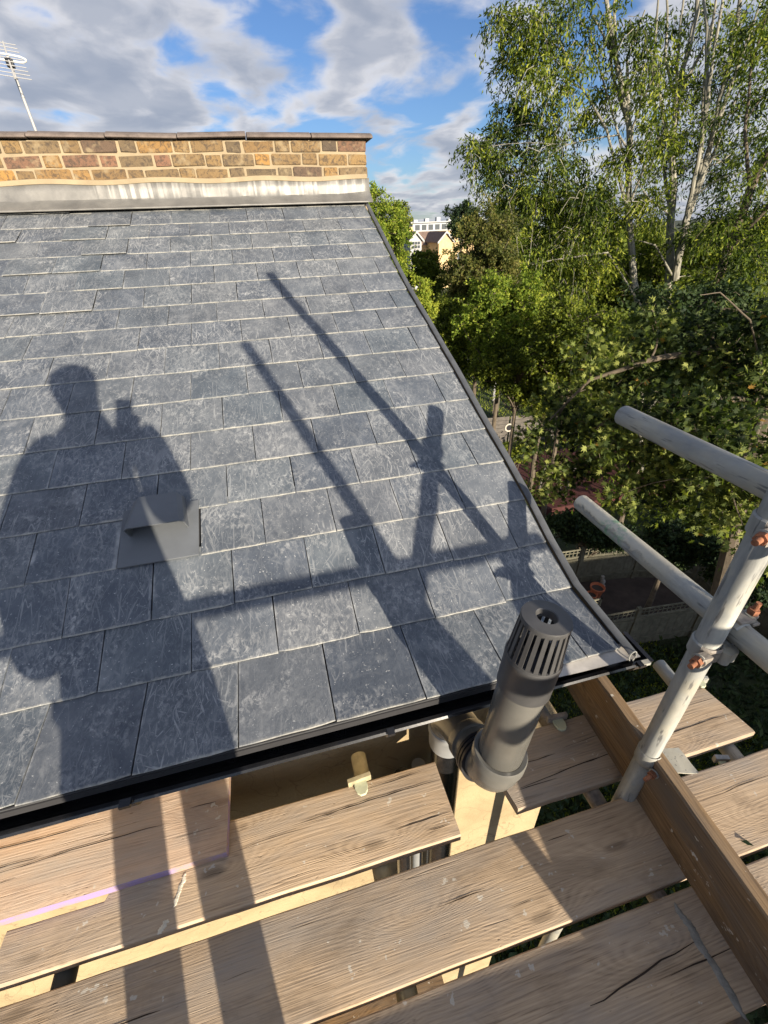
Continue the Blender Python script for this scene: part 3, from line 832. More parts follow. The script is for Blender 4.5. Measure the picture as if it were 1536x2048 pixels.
# lower socket + bend + arm + second bend + drop
q = MB(); q.lathe([(.056, .020), (.066, .022), (.0685, .018), (.0685, -.010), (.063, -.016), (.062, -.045)], 40, SL(pbot), ax); q.obj('socket', pvc_m, sv, True)
q = MB()
b0 = pbot - ax * .03; arm_end = Vector((.378, .775, -1.325)); mid = Vector((.400, .545, -1.245))
def bez(a, b, c, n=10): return [(a * (1 - t_) ** 2 + b * 2 * t_ * (1 - t_) + c * t_ ** 2) for t_ in np.linspace(0, 1, n)]
armd = (arm_end - mid).normalized()
q.tube([SL(p_) for p_ in bez(b0, Vector((.399, .53, -1.215)), mid + armd * .035)], [.060] * 10, 32); q.obj('elbow', pvc_m, sv, True)
q = MB()
for s_ in (.045, .058, .070): q.lathe([(.058, -.006), (.070, -.005), (.070, .003), (.058, .004)], 36, SL(mid + armd * s_), armd)
q.obj('seal_ring', ring_black, sv, True)
q = MB(); q.tube([SL(mid + armd * .03), SL(mid + armd * .13)], .0575, 32); q.obj('arm', pvc_m, sv, True)
q = MB(); a0 = mid + armd * .11; q.lathe([(.056, -.004), (.065, -.002), (.065, .02), (.061, .028)], 36, SL(a0), armd)
q.tube([SL(p_) for p_ in bez(a0 + armd * .01, Vector((.382, .80, -1.33)), Vector((.385, .805, -1.44)), 12)], .060, 32)
q.obj('elbow', pvc_m, sv, True)
q = MB(); q.lathe([(.061, .03), (.0655, .026), (.066, .0), (.062, -.006), (.062, -.075), (.058, -.080), (.054, -.080)], 36, SL((.385, .805, -1.455))); q.obj('coupling', pvc_mid, sv, True)
q = MB(); q.tube([SL((.386, .805, -1.52)), SL((.392, .805, -CZ + .002))], .055, 28); q.obj('drop_pipe', pvc_black, sv, True)
# two thinner waste pipes seen through the gap
for nm, x_, y_, r_, mm, lb in (('rainwater_pipe', .235, .86, .034, pvc_black, 'thin black downpipe on the wall seen through the gap between scaffold boards'),
                          ('waste_pipe', .31, .885, .028, pvc_mid, 'thin grey waste pipe on the wall beside the black downpipe')):
    q = MB(); q.tube([(0, 0, 0), (0, 0, 7.7)], r_, 20); o = q.obj(nm, mm, None, True, loc=W((x_, y_, -CZ + .002))); tag(o, lb, 'pipe')

# ================================================================== SCAFFOLD
DK = -1.573
def board(name, x0, x1, y0, y1, ztop, th, m, label, group='scaffold boards of the working platform', skew=0.0, notch=None, mats=None, sideidx=0, seed=1, endcut=0.0):
    """board along X, local origin at its left front corner on top"""
    rs = random.Random(seed); L_ = x1 - x0; B_ = y1 - y0
    nx = max(6, int(L_ / .06)); prof_y = 7
    vs = []; r_ = .0035
    def ey(x_, s_): return .0022 * mnoise.noise(Vector((x_ * 5 + seed * 7, s_ * 3, 0))) + .0012 * mnoise.noise(Vector((x_ * 28 + seed, s_, 2)))
    ring = 12
    for i in range(nx + 1):
        x_ = L_ * i / nx
        Bw = B_ if (notch is None or x_ > notch[0]) else notch[1]
        e0, e1 = ey(x_, 1), Bw + ey(x_, 2)
        warp = .0015 * math.sin(x_ * 2 + seed)
        dz = .0012 * mnoise.noise(Vector((x_ * 4, seed, 1)))
        xs0 = x_
        def P_(y_, z_): return (xs0 + (endcut * y_ / B_ if i in (0, nx) else 0) + (rs.uniform(-.0012, .0012) if i in (0, nx) else 0), y_ + skew * x_, z_ + warp + dz)
        vs += [P_(e0 + .0004, -.0045), P_(e0 + .0035, -.0008), P_(e0 + .012, 0), P_(Bw * .33, .0006), P_(Bw * .66, -.0004), P_(e1 - .012, 0), P_(e1 - .0035, -.0008), P_(e1, -.0045),
               P_(e1, -th + .003), P_(e1 - .004, -th), P_(e0 + .004, -th), P_(e0, -th + .003)]
    f = []; mi = []
    for i in range(nx):
        for k in range(ring):
            k2 = (k + 1) % ring
            f.append((i * ring + k, (i + 1) * ring + k, (i + 1) * ring + k2, i * ring + k2)); mi.append(sideidx if k in (0, 7, 8, 10, 11) else 0)
    f.append(tuple(range(ring))); mi.append(sideidx); f.append(tuple(reversed([nx * ring + k for k in range(ring)]))); mi.append(sideidx)
    q = MB(); q.v = vs; q.f = f; q.mi = mi
    o = q.obj(name, mats or m, None, True, loc=W((x0, y0, ztop)))
    if ztop > -2 and m is not wood_toe:
        # drying splits that follow the grain
        q = MB(); rs2 = random.Random(seed * 31)
        for _ in range(int(3 + L_ * 5)):
            xa = rs2.uniform(0.02, L_ * .95); ya_ = rs2.uniform(.02, B_ - .02); ll = min(rs2.choice((.05, .08, .14, .25, .5)), L_ - xa - .005); n_ = max(3, int(ll / .03))
            if notch and xa < notch[0]: continue
            if ll < .02: continue
            ww = rs2.uniform(.0005, .0015) * (1 + ll); c0 = rs2.uniform(-.02, .02); pr_ = []
            for i in range(n_ + 1):
                t_ = i / n_; yy = ya_ + c0 * math.sin(t_ * 2.2) * ll * 2 + .0035 * mnoise.noise(Vector((t_ * ll * 16 + seed, ya_ * 50, 0)))
                yy = min(max(yy, .008), B_ - .008)
                pr_.append((xa + ll * t_, yy, ww * math.sin(math.pi * min(max(t_, .03), .97)) ** .7 * rs2.uniform(.6, 1.2)))
            for a_, b__ in zip(pr_[:-1], pr_[1:]):
                za = .0014 + .0015 * math.sin(a_[0] * 2 + seed) + .0012 * mnoise.noise(Vector((a_[0] * 4, seed, 1))); zb = .0014 + .0015 * math.sin(b__[0] * 2 + seed) + .0012 * mnoise.noise(Vector((b__[0] * 4, seed, 1)))
                q.add([(a_[0], a_[1] - a_[2], za), (b__[0], b__[1] - b__[2], zb), (b__[0], b__[1] + b__[2], zb), (a_[0], a_[1] + a_[2], za)], [(0, 1, 2, 3)])
        so = q.obj('drying_splits', simple('split_shadow', (.035, .024, .016), 1.0), o); so['kind'] = 'stuff'
    tag(o, label, 'scaffold board', group); return o
TH = .038
b1 = board('scaffold_board', -2.9, .955, .276, .499, DK, TH, wood, 'wide weathered plank crossed by both leg shadows, ending against the brown toe board', seed=1, endcut=-.01)
b2 = board('scaffold_board', -2.9, .92, .028, .256, DK, TH, wood, 'nearest split plank with the grey sealant strip, at the bottom of the picture', seed=5, endcut=-.02)
b3 = board('scaffold_board', -.945, .330, .540, .772, DK, TH, wood, 'plank with white splashes lying next to the wall, its sawn end beside the vent pipe', seed=9, skew=.0, notch=(.26, .116))
b4 = board('plywood_offcut', -1.9, -.362, .668, .912, DK + .030, .028, wood_pink, 'reddish board with purple painted edges lying over the plank under the gutter', 'offcuts on the scaffold', mats=[wood_pink, purple_m], sideidx=1, seed=12)
b5 = board('scaffold_board', .533, 1.475, .556, .785, DK + .001, TH, wood, 'short plank passing under the toe board with its free end over the garden', seed=17, endcut=-.03)
b6 = board('scaffold_board', 1.02, 2.9, .276, .502, DK, TH, wood, 'sunlit plank outside the toe board with a fallen leaf on it', seed=23)
b7 = board('scaffold_board', .99, 2.9, .028, .256, DK, TH, wood, 'sunlit plank outside the toe board at the right edge, below the one with the leaf', seed=29)
board('scaffold_board', -2.9, .9, -.222, .004, DK, TH, wood, 'plank in front of the person whose shadow shows', seed=31)
board('scaffold_board', -2.9, .9, -.470, -.246, DK, TH, wood, 'plank on which the person stands', seed=33)
board('scaffold_board', -2.9, .9, -.720, -.492, DK, TH, wood, 'rearmost plank along the outer toe board', seed=35)
# lift below, added to darken the gap; dark wood stands in for shade
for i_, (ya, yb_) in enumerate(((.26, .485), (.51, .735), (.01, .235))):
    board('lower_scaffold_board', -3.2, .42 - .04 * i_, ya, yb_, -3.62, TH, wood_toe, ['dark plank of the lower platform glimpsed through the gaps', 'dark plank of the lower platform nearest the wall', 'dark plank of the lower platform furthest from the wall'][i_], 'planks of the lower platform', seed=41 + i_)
# toe boards stand on edge
def toe(name, p0, p1, h, th, lean, m, label, seed=1):
    p0 = Vector(p0); p1 = Vector(p1); L_ = (p1 - p0).length
    nx = int(L_ / .05); q = MB(); vs = []; ring = 8
    for i in range(nx + 1):
        x_ = L_ * i / nx
        n0 = .0022 * mnoise.noise(Vector((x_ * 6, seed, 0))); n1 = .004 * mnoise.noise(Vector((x_ * 9, seed, 4)))
        for z_, y_ in ((0, 0), (h * .48 - .001, lean * .5 + n0 * .4), (h * .5, lean * .5 + .0035), (h * .5 + .003, lean * .5 + n0 * .4), (h - .006, lean + n1), (h, lean + .005 + n1), (h + n0, lean + th - .004), (h - .005, lean + th), ):
            vs.append((x_, -y_ if False else y_, z_))
        vs.append((x_, th, 0))
    ring = 9; f = []
    for i in range(nx):
        for k in range(ring):
            k2 = (k + 1) % ring; f.append((i * ring + k, i * ring + k2, (i + 1) * ring + k2, (i + 1) * ring + k))
    f.append(tuple(reversed(range(ring)))); f.append(tuple(nx * ring + k for k in range(ring)))
    q.v = vs; q.f = f; q.mi = [0] * len(f)
    d = (p1 - p0); yaw = math.atan2(d.y, d.x)
    o = q.obj(name, m, None, False, loc=W(p0), rot=(0, 0, yaw)); tag(o, label, 'toe board', 'toe boards edging the platform'); return o
# local +y is to the left of the run, so run the side board towards -Y (left = +X)
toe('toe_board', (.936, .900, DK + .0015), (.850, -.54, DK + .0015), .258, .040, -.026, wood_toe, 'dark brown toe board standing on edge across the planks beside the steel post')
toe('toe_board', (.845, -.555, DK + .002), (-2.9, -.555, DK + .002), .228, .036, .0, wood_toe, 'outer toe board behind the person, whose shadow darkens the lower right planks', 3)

# sealant strip on the nearest board, paint splash on the third
def strip(p0, p1, wd, th, m, name, parent, seed):
    p0 = Vector(p0); p1 = Vector(p1); d = p1 - p0; L_ = d.length; d.normalize(); s_ = d.cross(Vector((0, 0, 1)))
    n = 46; mx = 7; vs = []
    for i in range(n + 1):
        tt = i / n; e = min(1, 6 * tt, 6 * (1 - tt)) ** .5
        ww = wd * e * (1 + .35 * mnoise.noise(Vector((tt * 11, seed, 0))) + .5 * mnoise.noise(Vector((tt * 37, seed, 2))))
        off = .005 * mnoise.noise(Vector((tt * 6, seed, 5)))
        for j in range(mx):
            u = j / (mx - 1) * 2 - 1
            h_ = th * (1 - abs(u) ** 2.5) * (.55 + .6 * mnoise.noise(Vector((tt * 30, u * 1.6 + tt * 9, seed))) + .3)
            vs.append(p0 + d * (L_ * tt) + s_ * (u * ww / 2 + off) + Vector((0, 0, max(0, h_ * e) - .0006 + (0 if 0 < j < mx - 1 else -.0012))))
    q = MB(); q.add(vs, [(i * mx + j, i * mx + j + 1, (i + 1) * mx + j + 1, (i + 1) * mx + j) for i in range(n) for j in range(mx - 1)])
    return q.obj(name, m, parent, True)
def onb(px, py, o):                      # a spot on the platform, in the board's own coordinates
    d = ray(px, py); p_ = d * (DK / d[2]); return (p_[0] - (o.location.x), p_[1] - o.location.y, .001)
strip(onb(1348, 1803, b2), onb(1495, 2042, b2), .021, .0034, adh_m, 'sealant_strip', b2, 3)
strip(onb(372, 1745, b3), onb(347, 1815, b3), .012, .0012, splash_m, 'paint_splash', b3, 8)
strip(onb(336, 1838, b3), onb(316, 1868, b3), .014, .0008, splash_m, 'paint_splash', b3, 11)
# big drying split in the nearest board, as a flat sliver coloured like the shade inside
sp_ = MB(); pts_ = [onb(*p_, b2) for p_ in ((1388, 1884), (1350, 1908), (1322, 1920), (1290, 1945), (1270, 1958), (1240, 1976), (1208, 2001), (1180, 2012))]
for i in range(len(pts_) - 1):
    a, b = Vector(pts_[i]), Vector(pts_[i + 1]); s_ = (b - a).normalized().cross(Vector((0, 0, 1)))
    w0, w1 = .0006 + .0014 * math.sin(math.pi * i / 7), .0006 + .0014 * math.sin(math.pi * (i + 1) / 7)
    sp_.add([a - s_ * w0, b - s_ * w1, b + s_ * w1, a + s_ * w0], [(0, 1, 2, 3)])
sp_.obj('split', simple('split_shadow', (.02, .015, .01), 1.0), b2)
# fallen leaf
P = np.array([[0., 0, 0]]); D = np.array([[.78, -.62, .06]]); D /= np.linalg.norm(D); U = np.array([[.6, .8, .0]])
o = leaves_mesh('fallen_leaf', P, D, U, np.array([.034]), np.array([.014]), np.array([.2]), leaf_dark)
d = ray(1480, 1682); p_ = d * (DK / d[2]); o.location = W((p_[0], p_[1], DK + .0025)); tag(o, 'small dark leaf lying on the sunlit plank at the right edge', 'leaf')

# tubes ------------------------------------------------------------
TR = .0275
def sc_tube(p0, p1, label, m=galv_m, r_=TR, name='scaffold_tube', group='scaffold tubes'):
    """hollow tube, local z runs from p0 to p1; local +x points up where it can"""
    p0 = Vector(p0); p1 = Vector(p1); L_ = (p1 - p0).length; z_ = (p1 - p0).normalized()
    up = Vector((0, 0, 1)) if abs(z_.z) < .9 else Vector((.6, -1, 0))
    x_ = (up - z_ * up.dot(z_)).normalized(); y_ = z_.cross(x_)
    q = MB(); t_ = .0042
    q.lathe([(r_ - t_, .02), (r_ - t_, .001), (r_ - .001, 0), (r_, .002), (r_, L_ - .002), (r_ - .001, L_), (r_ - t_, L_ - .001), (r_ - t_, L_ - .02), (0, L_ - .02)], 32)
    q.add([(0, 0, .02)] + [((r_ - t_) * math.cos(a), (r_ - t_) * math.sin(a), .02) for a in np.linspace(0, 2 * math.pi, 16, endpoint=False)], [(0, i % 16 + 1, i) for i in range(1, 17)])
    o = q.obj(name, m, None, True)
    Mx = Matrix((x_, y_, z_)).transposed().to_4x4(); Mx.translation = W(p0); o.matrix_world = Mx
    tag(o, label, 'scaffold tube', group); return o
SX, SY = .895, .505
sc_tube((SX - .006, SY + .008, -CZ), (SX, SY, .545), 'upright steel post rising through the platform at the right')
sc_tube((.865, -.70, -CZ), (.865, -.70, .44), 'rear upright post behind the person, seen as the second long shadow')
RX = SX + .0565
sc_tube((RX + .004, 1.010, -.474), (RX - .01, -1.3, -.474), 'upper guard rail ending in mid air above the garden')
sc_tube((RX + .004, 1.092, -.815), (RX - .004, -1.3, -.835), 'lower guard rail with pale mortar crust and a green mark near its end', galv_crust)
sc_tube((1.45, -.757, -.45), (-2.6, -.757, -.45), 'rear guard rail behind the person, casting the broad cross shadow')
sc_tube((1.425, .935, DK - .066), (1.27, -.5, DK - .066), 'short tube end poking out below the far plank end')
sc_tube((.078, .898, DK - .066), (.068, -.8, DK - .066), 'dusty bearer tube under the planks, showing beside the clip near the wall', tan_steel)
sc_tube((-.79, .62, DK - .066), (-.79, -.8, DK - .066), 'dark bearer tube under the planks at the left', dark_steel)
sc_tube((.815, .895, DK - .066), (.838, -.8, DK - .066), 'bearer tube under the toe board beside the corner of the gutter', rustbrown_m)
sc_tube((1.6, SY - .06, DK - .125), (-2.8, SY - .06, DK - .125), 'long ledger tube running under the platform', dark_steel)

# couplers ---------------------------------------------------------
def half_ring(q, c, axis, r0, r1, wd, a0, a1, seg=14, ref=None):
    ax_ = Vector(axis).normalized(); rf_ = Vector(ref) if ref else ax_.orthogonal(); rf_ = (rf_ - ax_ * rf_.dot(ax_)).normalized(); s_ = ax_.cross(rf_)
    pth_ = []
    for a in np.linspace(a0, a1, seg):
        rad_ = rf_ * math.cos(a) + s_ * math.sin(a); pth_.append((Vector(c), rad_, ax_))
    q.sweep([(r0, -wd / 2), (r0 + .002, -wd / 2 - .002), (r1, -wd / 2 + .002), (r1, wd / 2 - .002), (r0 + .002, wd / 2 + .002), (r0, wd / 2)], pth_)
def bolt(parent, p0, p1, r_=.0065, nut=.35):
    p0 = Vector(p0); p1 = Vector(p1); q = MB(); q.tube([p0, p1], r_, 12)
    for k in range(9):
        c_ = p0.lerp(p1, .05 + k * .035); 
    o = q.obj('bolt', rust_m, parent, True)
    q = MB(); a_ = p0.lerp(p1, nut); b_ = p0.lerp(p1, nut + .22); q.tube([a_, b_], r_ * 1.95, 6); q.obj('nut', rust_m, o, False)
    q = MB(); a_ = p0.lerp(p1, nut + .23); b_ = p0.lerp(p1, nut + .28); q.tube([a_, b_], r_ * 2.4, 16); q.obj('washer', galv_m, o, True)
    return o
def coupler(zc, label, rail_z):
    c = empty('scaffold_coupler', W((SX, SY, zc)))
    tag(c, label, 'coupler', 'couplers on the upright post')
    q = MB()
    half_ring(q, (0, 0, 0), (0, 0, 1), TR + .0005, TR + .0065, .042, math.radians(-60), math.radians(200), 20, ref=(1, 0, 0))
    q.obj('post_band', galv_m, c, True)
    q = MB(); half_ring(q, (0, 0, -.0), (0, 0, 1), TR + .001, TR + .0075, .036, math.radians(200), math.radians(300), 12, ref=(1, 0, 0))
    q.box((-.052, -.040, -.014), (-.024, -.020, .014)); q.obj('hinged_flap', rustbrown_m, c, True)
    # bolt eye and lug towards the camera
    q = MB(); q.tube([(.018, -.036, -.018), (.018, -.036, .018)], .013, 16); q.tube([(.035, -.030, -.016), (.035, -.030, .014)], .016, 16); q.obj('hinge_lug', galv_m, c, True)
    bolt(c, (-.085, -.040, .004), (-.022, -.020, .0), .0065, .30)
    rz = rail_z - zc
    q = MB(); half_ring(q, (RX - SX, 0.0, rz), (0, 1, 0), TR + .0005, TR + .0065, .040, math.radians(-40), math.radians(215), 20, ref=(0, 0, 1))
    q.obj('rail_band', galv_m, c, True)
    q = MB(); q.box((RX - SX + .026, -.022, rz + .020), (RX - SX + .046, .022, rz + .028)); q.box((RX - SX - .01, -.018, rz + TR + .002), (RX - SX + .035, .018, rz + TR + .012)); q.obj('rail_flap', rustbrown_m, c, False, bevel=.002)
    bolt(c, (RX - SX + .040, -.002, rz + .075), (RX - SX + .034, .0, rz + .012), .006, .30)
coupler(-.865, 'coupler with orange rusty bolts clamping the crusted lower rail to the steel post', -.824)
coupler(-.515, 'coupler with a red-brown bolt at the right edge, holding the upper rail', -.474)

# toe-board clip on the post
tcl = empty('toe_board_clip', W((SX, SY, DK + .235)))
tag(tcl, 'pressed steel clip with a rusty bolt gripping the post above the toe board', 'clip')
q = MB(); half_ring(q, (0, 0, .0), (0, 0, 1), TR + .0005, TR + .005, .050, math.radians(60), math.radians(290), 20, ref=(1, 0, 0)); q.obj('band', galv_m, tcl, True)
q = MB(); vs = []
for i in range(7):
    x_ = .004 + .112 * i / 6
    for j in range(4):
        y_ = -.055 + .075 * j / 3 - .02 * i / 6
        vs.append((x_, y_, -.012 + (.006 * math.sin(i * .9)) * (1 if j < 2 else .3) - .0012 * i))
n0 = len(vs); vs += [(a, b, c_ - .004) for a, b, c_ in vs]
fcs = []
for i in range(6):
    for j in range(3):
        k = i * 4 + j; fcs.append((k, k + 4, k + 5, k + 1)); fcs.append((n0 + k, n0 + k + 1, n0 + k + 5, n0 + k + 4))
for i in range(6): fcs.append((i * 4, n0 + i * 4, n0 + i * 4 + 4, i * 4 + 4)); fcs.append((i * 4 + 3, i * 4 + 7, n0 + i * 4 + 7, n0 + i * 4 + 3))
fcs.append((24, n0 + 24, n0 + 25, 25)); fcs.append((25, n0 + 25, n0 + 26, 26)); fcs.append((26, n0 + 26, n0 + 27, 27))
q.add(vs, fcs); pl_ = q.obj('plate', galv_m, tcl, True)
q = MB(); q.lathe([(.009, 0), (.009, .003), (.005, .004), (.0, .004)], 16, (.035, -.030, -.012)); q.obj('stud', galv_m, pl_, True)
bolt(tcl, (-.050, -.052, -.020), (.006, -.040, -.018), .006, .42)

# board retaining clips near the wall
def rclip(x_, y_, z_, yaw, label, m, sc=1.0):
    c = empty('board_clip', W((x_, y_, z_)), (0, 0, yaw)); tag(c, label, 'clip', 'board retaining clips')
    q = MB(); q.box((-.040 * sc, -.004, -.004), (.040 * sc, .012, .024)); q.obj('cross_plate', m, c, bevel=.002)
    q = MB(); tp = []
    prof_ = [(-.020, 0), (-.022, -.02), (-.018, -.036), (-.008, -.046), (.008, -.046), (.018, -.036), (.022, -.02), (.020, 0)]
    q.sweep([(a * sc, b * sc) for a, b in prof_], [((0, 0, .000), (1, 0, 0), (0, 1, 0)), ((0, 0, .010), (1, 0, 0), (0, 1, 0))]); q.obj('tongue', simple('pale_green_steel', (.50, .52, .36), .8, .1), c, bevel=.002)
rclip(.062, .772, DK + .003, .08, 'tan steel clip with a rounded tongue hooked over the plank nearest the wall', tan_steel)
rclip(.820, .790, DK + .003, -.05, 'grey clip beside the gutter corner on the short plank', rustbrown_m)
rclip(1.455, .782, DK + .003, -.4, 'pale round ended clip at the free corner of the far plank', galv_m, .7)
rclip(1.30, .52, DK - .040, -.3, 'clip below the gap between the far planks', galv_m, .6)

# ================================================================== AERIAL
an = empty('tv_aerial', W((-2.044, 7.0, .2)))
tag(an, 'television aerial on a leaning mast behind the parapet', 'aerial')
def AN(p): return Vector(p) - Vector((-2.044, 7.0, .2))
def at_y(px, py, Y): d = ray(px, py); return d * (Y / d[1])
m0, m1 = Vector(at_y(68, 252, 7.0)), Vector(at_y(17, 118, 7.0))
dmast = (m1 - m0).normalized(); m00 = m0 - dmast * 1.2
q = MB(); q.tube([AN(m00), AN(m1 + dmast * .02)], .0135, 12); q.obj('mast', white_m, an, True)
q = MB()
for t_ in (.45, .72, .9): q.tube([AN(m0.lerp(m1, t_) - dmast * .008), AN(m0.lerp(m1, t_) + dmast * .008)], .017, 10)
q.obj('mast_clamp', pvc_mid, an, True)
bm_a = Vector(at_y(3, 85, 7.0)); bm_b = Vector(at_y(27, 140, 7.0)); boom = (bm_a - bm_b)
boomdir = (Vector(at_y(4, 86, 7.30)) - Vector(at_y(25, 150, 6.80))).normalized()
bc0 = m1
q = MB(); q.tube([AN(bc0 - boomdir * .36), AN(bc0 + boomdir * .34)], .009, 8); q.obj('boom', white_m, an, True)
side = Vector((1, .10, -.10)).normalized()
for k, s_ in enumerate(np.linspace(-.34, .32, 10)):
    q = MB(); c_ = bc0 + boomdir * s_; hl = .145 - .004 * k
    q.tube([AN(c_ - side * hl), AN(c_ + side * hl)], .0035, 6); q.obj('rod', white_m, an, True)
q = MB(); lo_ = []
for a in np.linspace(0, 2 * math.pi, 17): lo_.append(AN(bc0 + boomdir * .03 + side * (.155 * (abs(math.cos(a)) ** .6) * (1 if math.cos(a) > 0 else -1)) + boomdir.cross(side) * .025 * math.sin(a)))
q.tube(lo_, .007, 8, cap=False); q.obj('dipole', simple('cream_plastic', (.75, .74, .6), .5), an, True)
q = MB(); q.box((-.03, -.03, -.035), (.03, .03, .035)); q.obj('junction_box', pvc_black, an, loc=AN(bc0 - dmast * .03), bevel=.005)

# ================================================================== GARDEN
def picket_panel(parent, p0, p1, h, m, trellis=.28):
    p0 = Vector(p0); p1 = Vector(p1); d = (p1 - p0); L_ = d.length; yaw = math.atan2(d.y, d.x)
    Mx = Matrix.Translation(p0) @ Matrix.Rotation(yaw, 4, 'Z')
    n = max(3, int(L_ / .11)); hb = h - trellis
    for i in range(n):
        q = MB(); x0_ = L_ * i / n + .004; x1_ = L_ * (i + 1) / n - .003
        q.box((x0_, -.008 + (.004 if i % 2 else 0), .03), (x1_, .008 + (.004 if i % 2 else 0), hb - .02)); o = q.obj('fence_board', m, parent); o.matrix_local = Mx
    q = MB()
    for z_ in (.25, hb - .12): q.box((0, -.035, z_), (L_, -.012, z_ + .06))
    q.box((0, -.025, hb - .01), (L_, .025, hb + .03)); o = q.obj('rail', m, parent); o.matrix_local = Mx
    if trellis:
        q = MB(); nn = int(L_ / .12)
        for i in range(nn + 1): q.box((L_ * i / nn - .012, -.010, hb + .03), (L_ * i / nn + .012, -.002, h))
        for z_ in (hb + .03 + (trellis - .03) * .5, h - .03): q.box((0, .0, z_ - .013), (L_, .009, z_ + .013))
        q.box((0, -.014, h - .02), (L_, .014, h + .012))
        o = q.obj('trellis', m, parent); o.matrix_local = Mx
def fence(name, pts, h, label, m=None, trellis=.28, group='garden fences with trellis tops'):
    m = m or fence_wood
    r_ = empty(name, (pts[0][0], pts[0][1], 0)); tag(r_, label, 'fence', group)
    P_ = [Vector((x_ - pts[0][0], y_ - pts[0][1], 0)) for x_, y_ in pts]
    for a, b in zip(P_[:-1], P_[1:]):
        n = max(1, round((b - a).length / 1.85))
        for i in range(n):
            picket_panel(r_, a.lerp(b, (i + .03) / n), a.lerp(b, (i + .97) / n), h, m, trellis)
            q = MB(); q.box((-.05, -.05, 0), (.05, .05, h + .06)); o = q.obj('post', m, r_, loc=a.lerp(b, i / n), rot=(0, 0, math.atan2(b.y - a.y, b.x - a.x)))
    q = MB(); q.box((-.05, -.05, 0), (.05, .05, h + .06)); q.obj('post', m, r_, loc=P_[-1])
FH = 1.35
fence('garden_fence', [(6.2, 8.75), (8.05, 8.62), (9.90, 8.35), (11.6, 7.75)], FH, 'pale timber fence with square trellis top behind the terracotta pot')
fence('garden_fence', [(11.6, 7.6), (11.3, 5.9), (11.0, 4.4)], FH, 'shaded fence with trellis top running away at the right end of the patio')
fence('garden_fence', [(6.0, 6.22), (7.85, 6.12), (9.7, 5.95), (11.0, 5.75)], FH, 'nearest fence with trellis top, in front of the brown patio')
# diagonal trellis panels standing above
def diag_trellis(name, x_, y_, z_, wd, hg, label):
    q = MB(); r_ = empty(name, (x_, y_, z_)); tag(r_, label, 'trellis', 'small diamond trellis panels')
    for a, b in (((0, -.015, 0), (wd, .015, .035)), ((0, -.015, hg - .035), (wd, .015, hg)), ((0, -.015, 0), (.035, .015, hg)), ((wd - .035, -.015, 0), (wd, .015, hg))): q.box(a, b)
    q.obj('frame', fence_wood, r_)
    q = MB()
    for k in range(-3, 6):
        for s_ in (1, -1):
            a = Vector((wd * k / 4, 0, 0)); 
            b = a + Vector((s_ * hg, 0, hg))
            # clip to frame
            pts_ = []
            t0, t1 = 0.0, 1.0
            dx = b.x - a.x
            for lim, sg in ((0, 1), (wd, -1)):
                if abs(dx) > 1e-6:
                    tt = (lim - a.x) / dx
                    if (dx > 0) == (lim == 0): t0 = max(t0, tt)
                    else: t1 = min(t1, tt)
            if t1 > t0 + .02: q.tube([a.lerp(b, t0) + Vector((0, .006 * s_, 0)), a.lerp(b, t1) + Vector((0, .006 * s_, 0))], .009, 4)
    q.obj('lattice', fence_wood, r_)
diag_trellis('trellis_panel', 7.55, 9.3, 1.38, .75, .42, 'small diamond trellis panel beyond the fence near the roof edge')
diag_trellis('trellis_panel', 6.15, 6.35, 1.38, .70, .42, 'small diamond trellis panel above the nearest fence, next to the gutter end')
# pots
def pot(x_, y_, s_, label):
    r_ = empty('plant_pot', (x_, y_, .008)); tag(r_, label, 'plant pot', 'terracotta pots on the patio')
    q = MB(); q.lathe([(0, 0), (.115, 0), (.16, .27), (.18, .27), (.183, .33), (.165, .335), (.155, .30), (.14, .27), (.0, .26)], 28); o = q.obj('pot', terracotta, r_, True); o.scale = (s_, s_, s_)
    q = MB(); q.lathe([(0, .275), (.148, .272)], 20); o = q.obj('soil', soil_m, r_); o.scale = (s_, s_, s_)
pot(8.28, 7.95, 1.15, 'larger terracotta pot standing against the pale fence')
pot(8.02, 7.82, .85, 'smaller terracotta pot half hidden behind the roof edge')
sg = MB()
for k in range(3): sg.lathe([(0, 0), (.09 - .02 * k, .01), (.10 - .025 * k, .08), (.05, .14), (0, .15)], 14, (.02 * math.sin(k * 2), .02 * k, .13 * k))
o = sg.obj('garden_ornament', stone_m, None, True, loc=(8.72, 8.25, .008)); tag(o, 'small pale stone ornament beside the terracotta pot', 'ornament')
# old grey fence, gate posts and lawn beyond
gf = empty('grey_board_fence', (10.25, 19.0, 0)); tag(gf, 'grey horizontal board fence with a round porthole hole below the lawn', 'fence')
for k in range(7):
    q = MB(); q.box((-.9, -.012, .02 + k * .2), (.86, .012, .205 + k * .2)); q.obj('fence_board', grey_wood, gf)
    q = MB(); q.box((.95, -.012, .02 + k * .2), (3.4, .012, .205 + k * .2)); q.obj('fence_board', grey_wood, gf)
q = MB(); q.lathe([(.15, -.02), (.22, -.02), (.22, .02), (.15, .02)], 28, (.90, -.02, .82), (0, 1, 0), closed=True); q.obj('porthole_ring', simple('pale_ring', (.42, .38, .32), .8), gf, True)
q = MB(); q.lathe([(0, 0), (.155, 0)], 24, (.90, -.022, .82), (0, 1, 0)); q.obj('porthole', ring_black, gf)
gf.rotation_euler = (0, 0, -.12)
ds = empty('dark_board_gate', (11.45, 21.3, 0), (0, 0, .9)); tag(ds, 'dark upright boards of an old gate at the edge of the lawn', 'gate')
for k in range(9):
    q = MB(); q.box((k * .16, -.015, 0), (k * .16 + .145, .015, 1.9 + .05 * math.sin(k * 2.1))); q.obj('gate_board', dark_wood, ds)
q = MB(); q.box((1.46, -.05, 0), (1.56, .05, 2.1)); q.obj('post', fence_wood, ds)
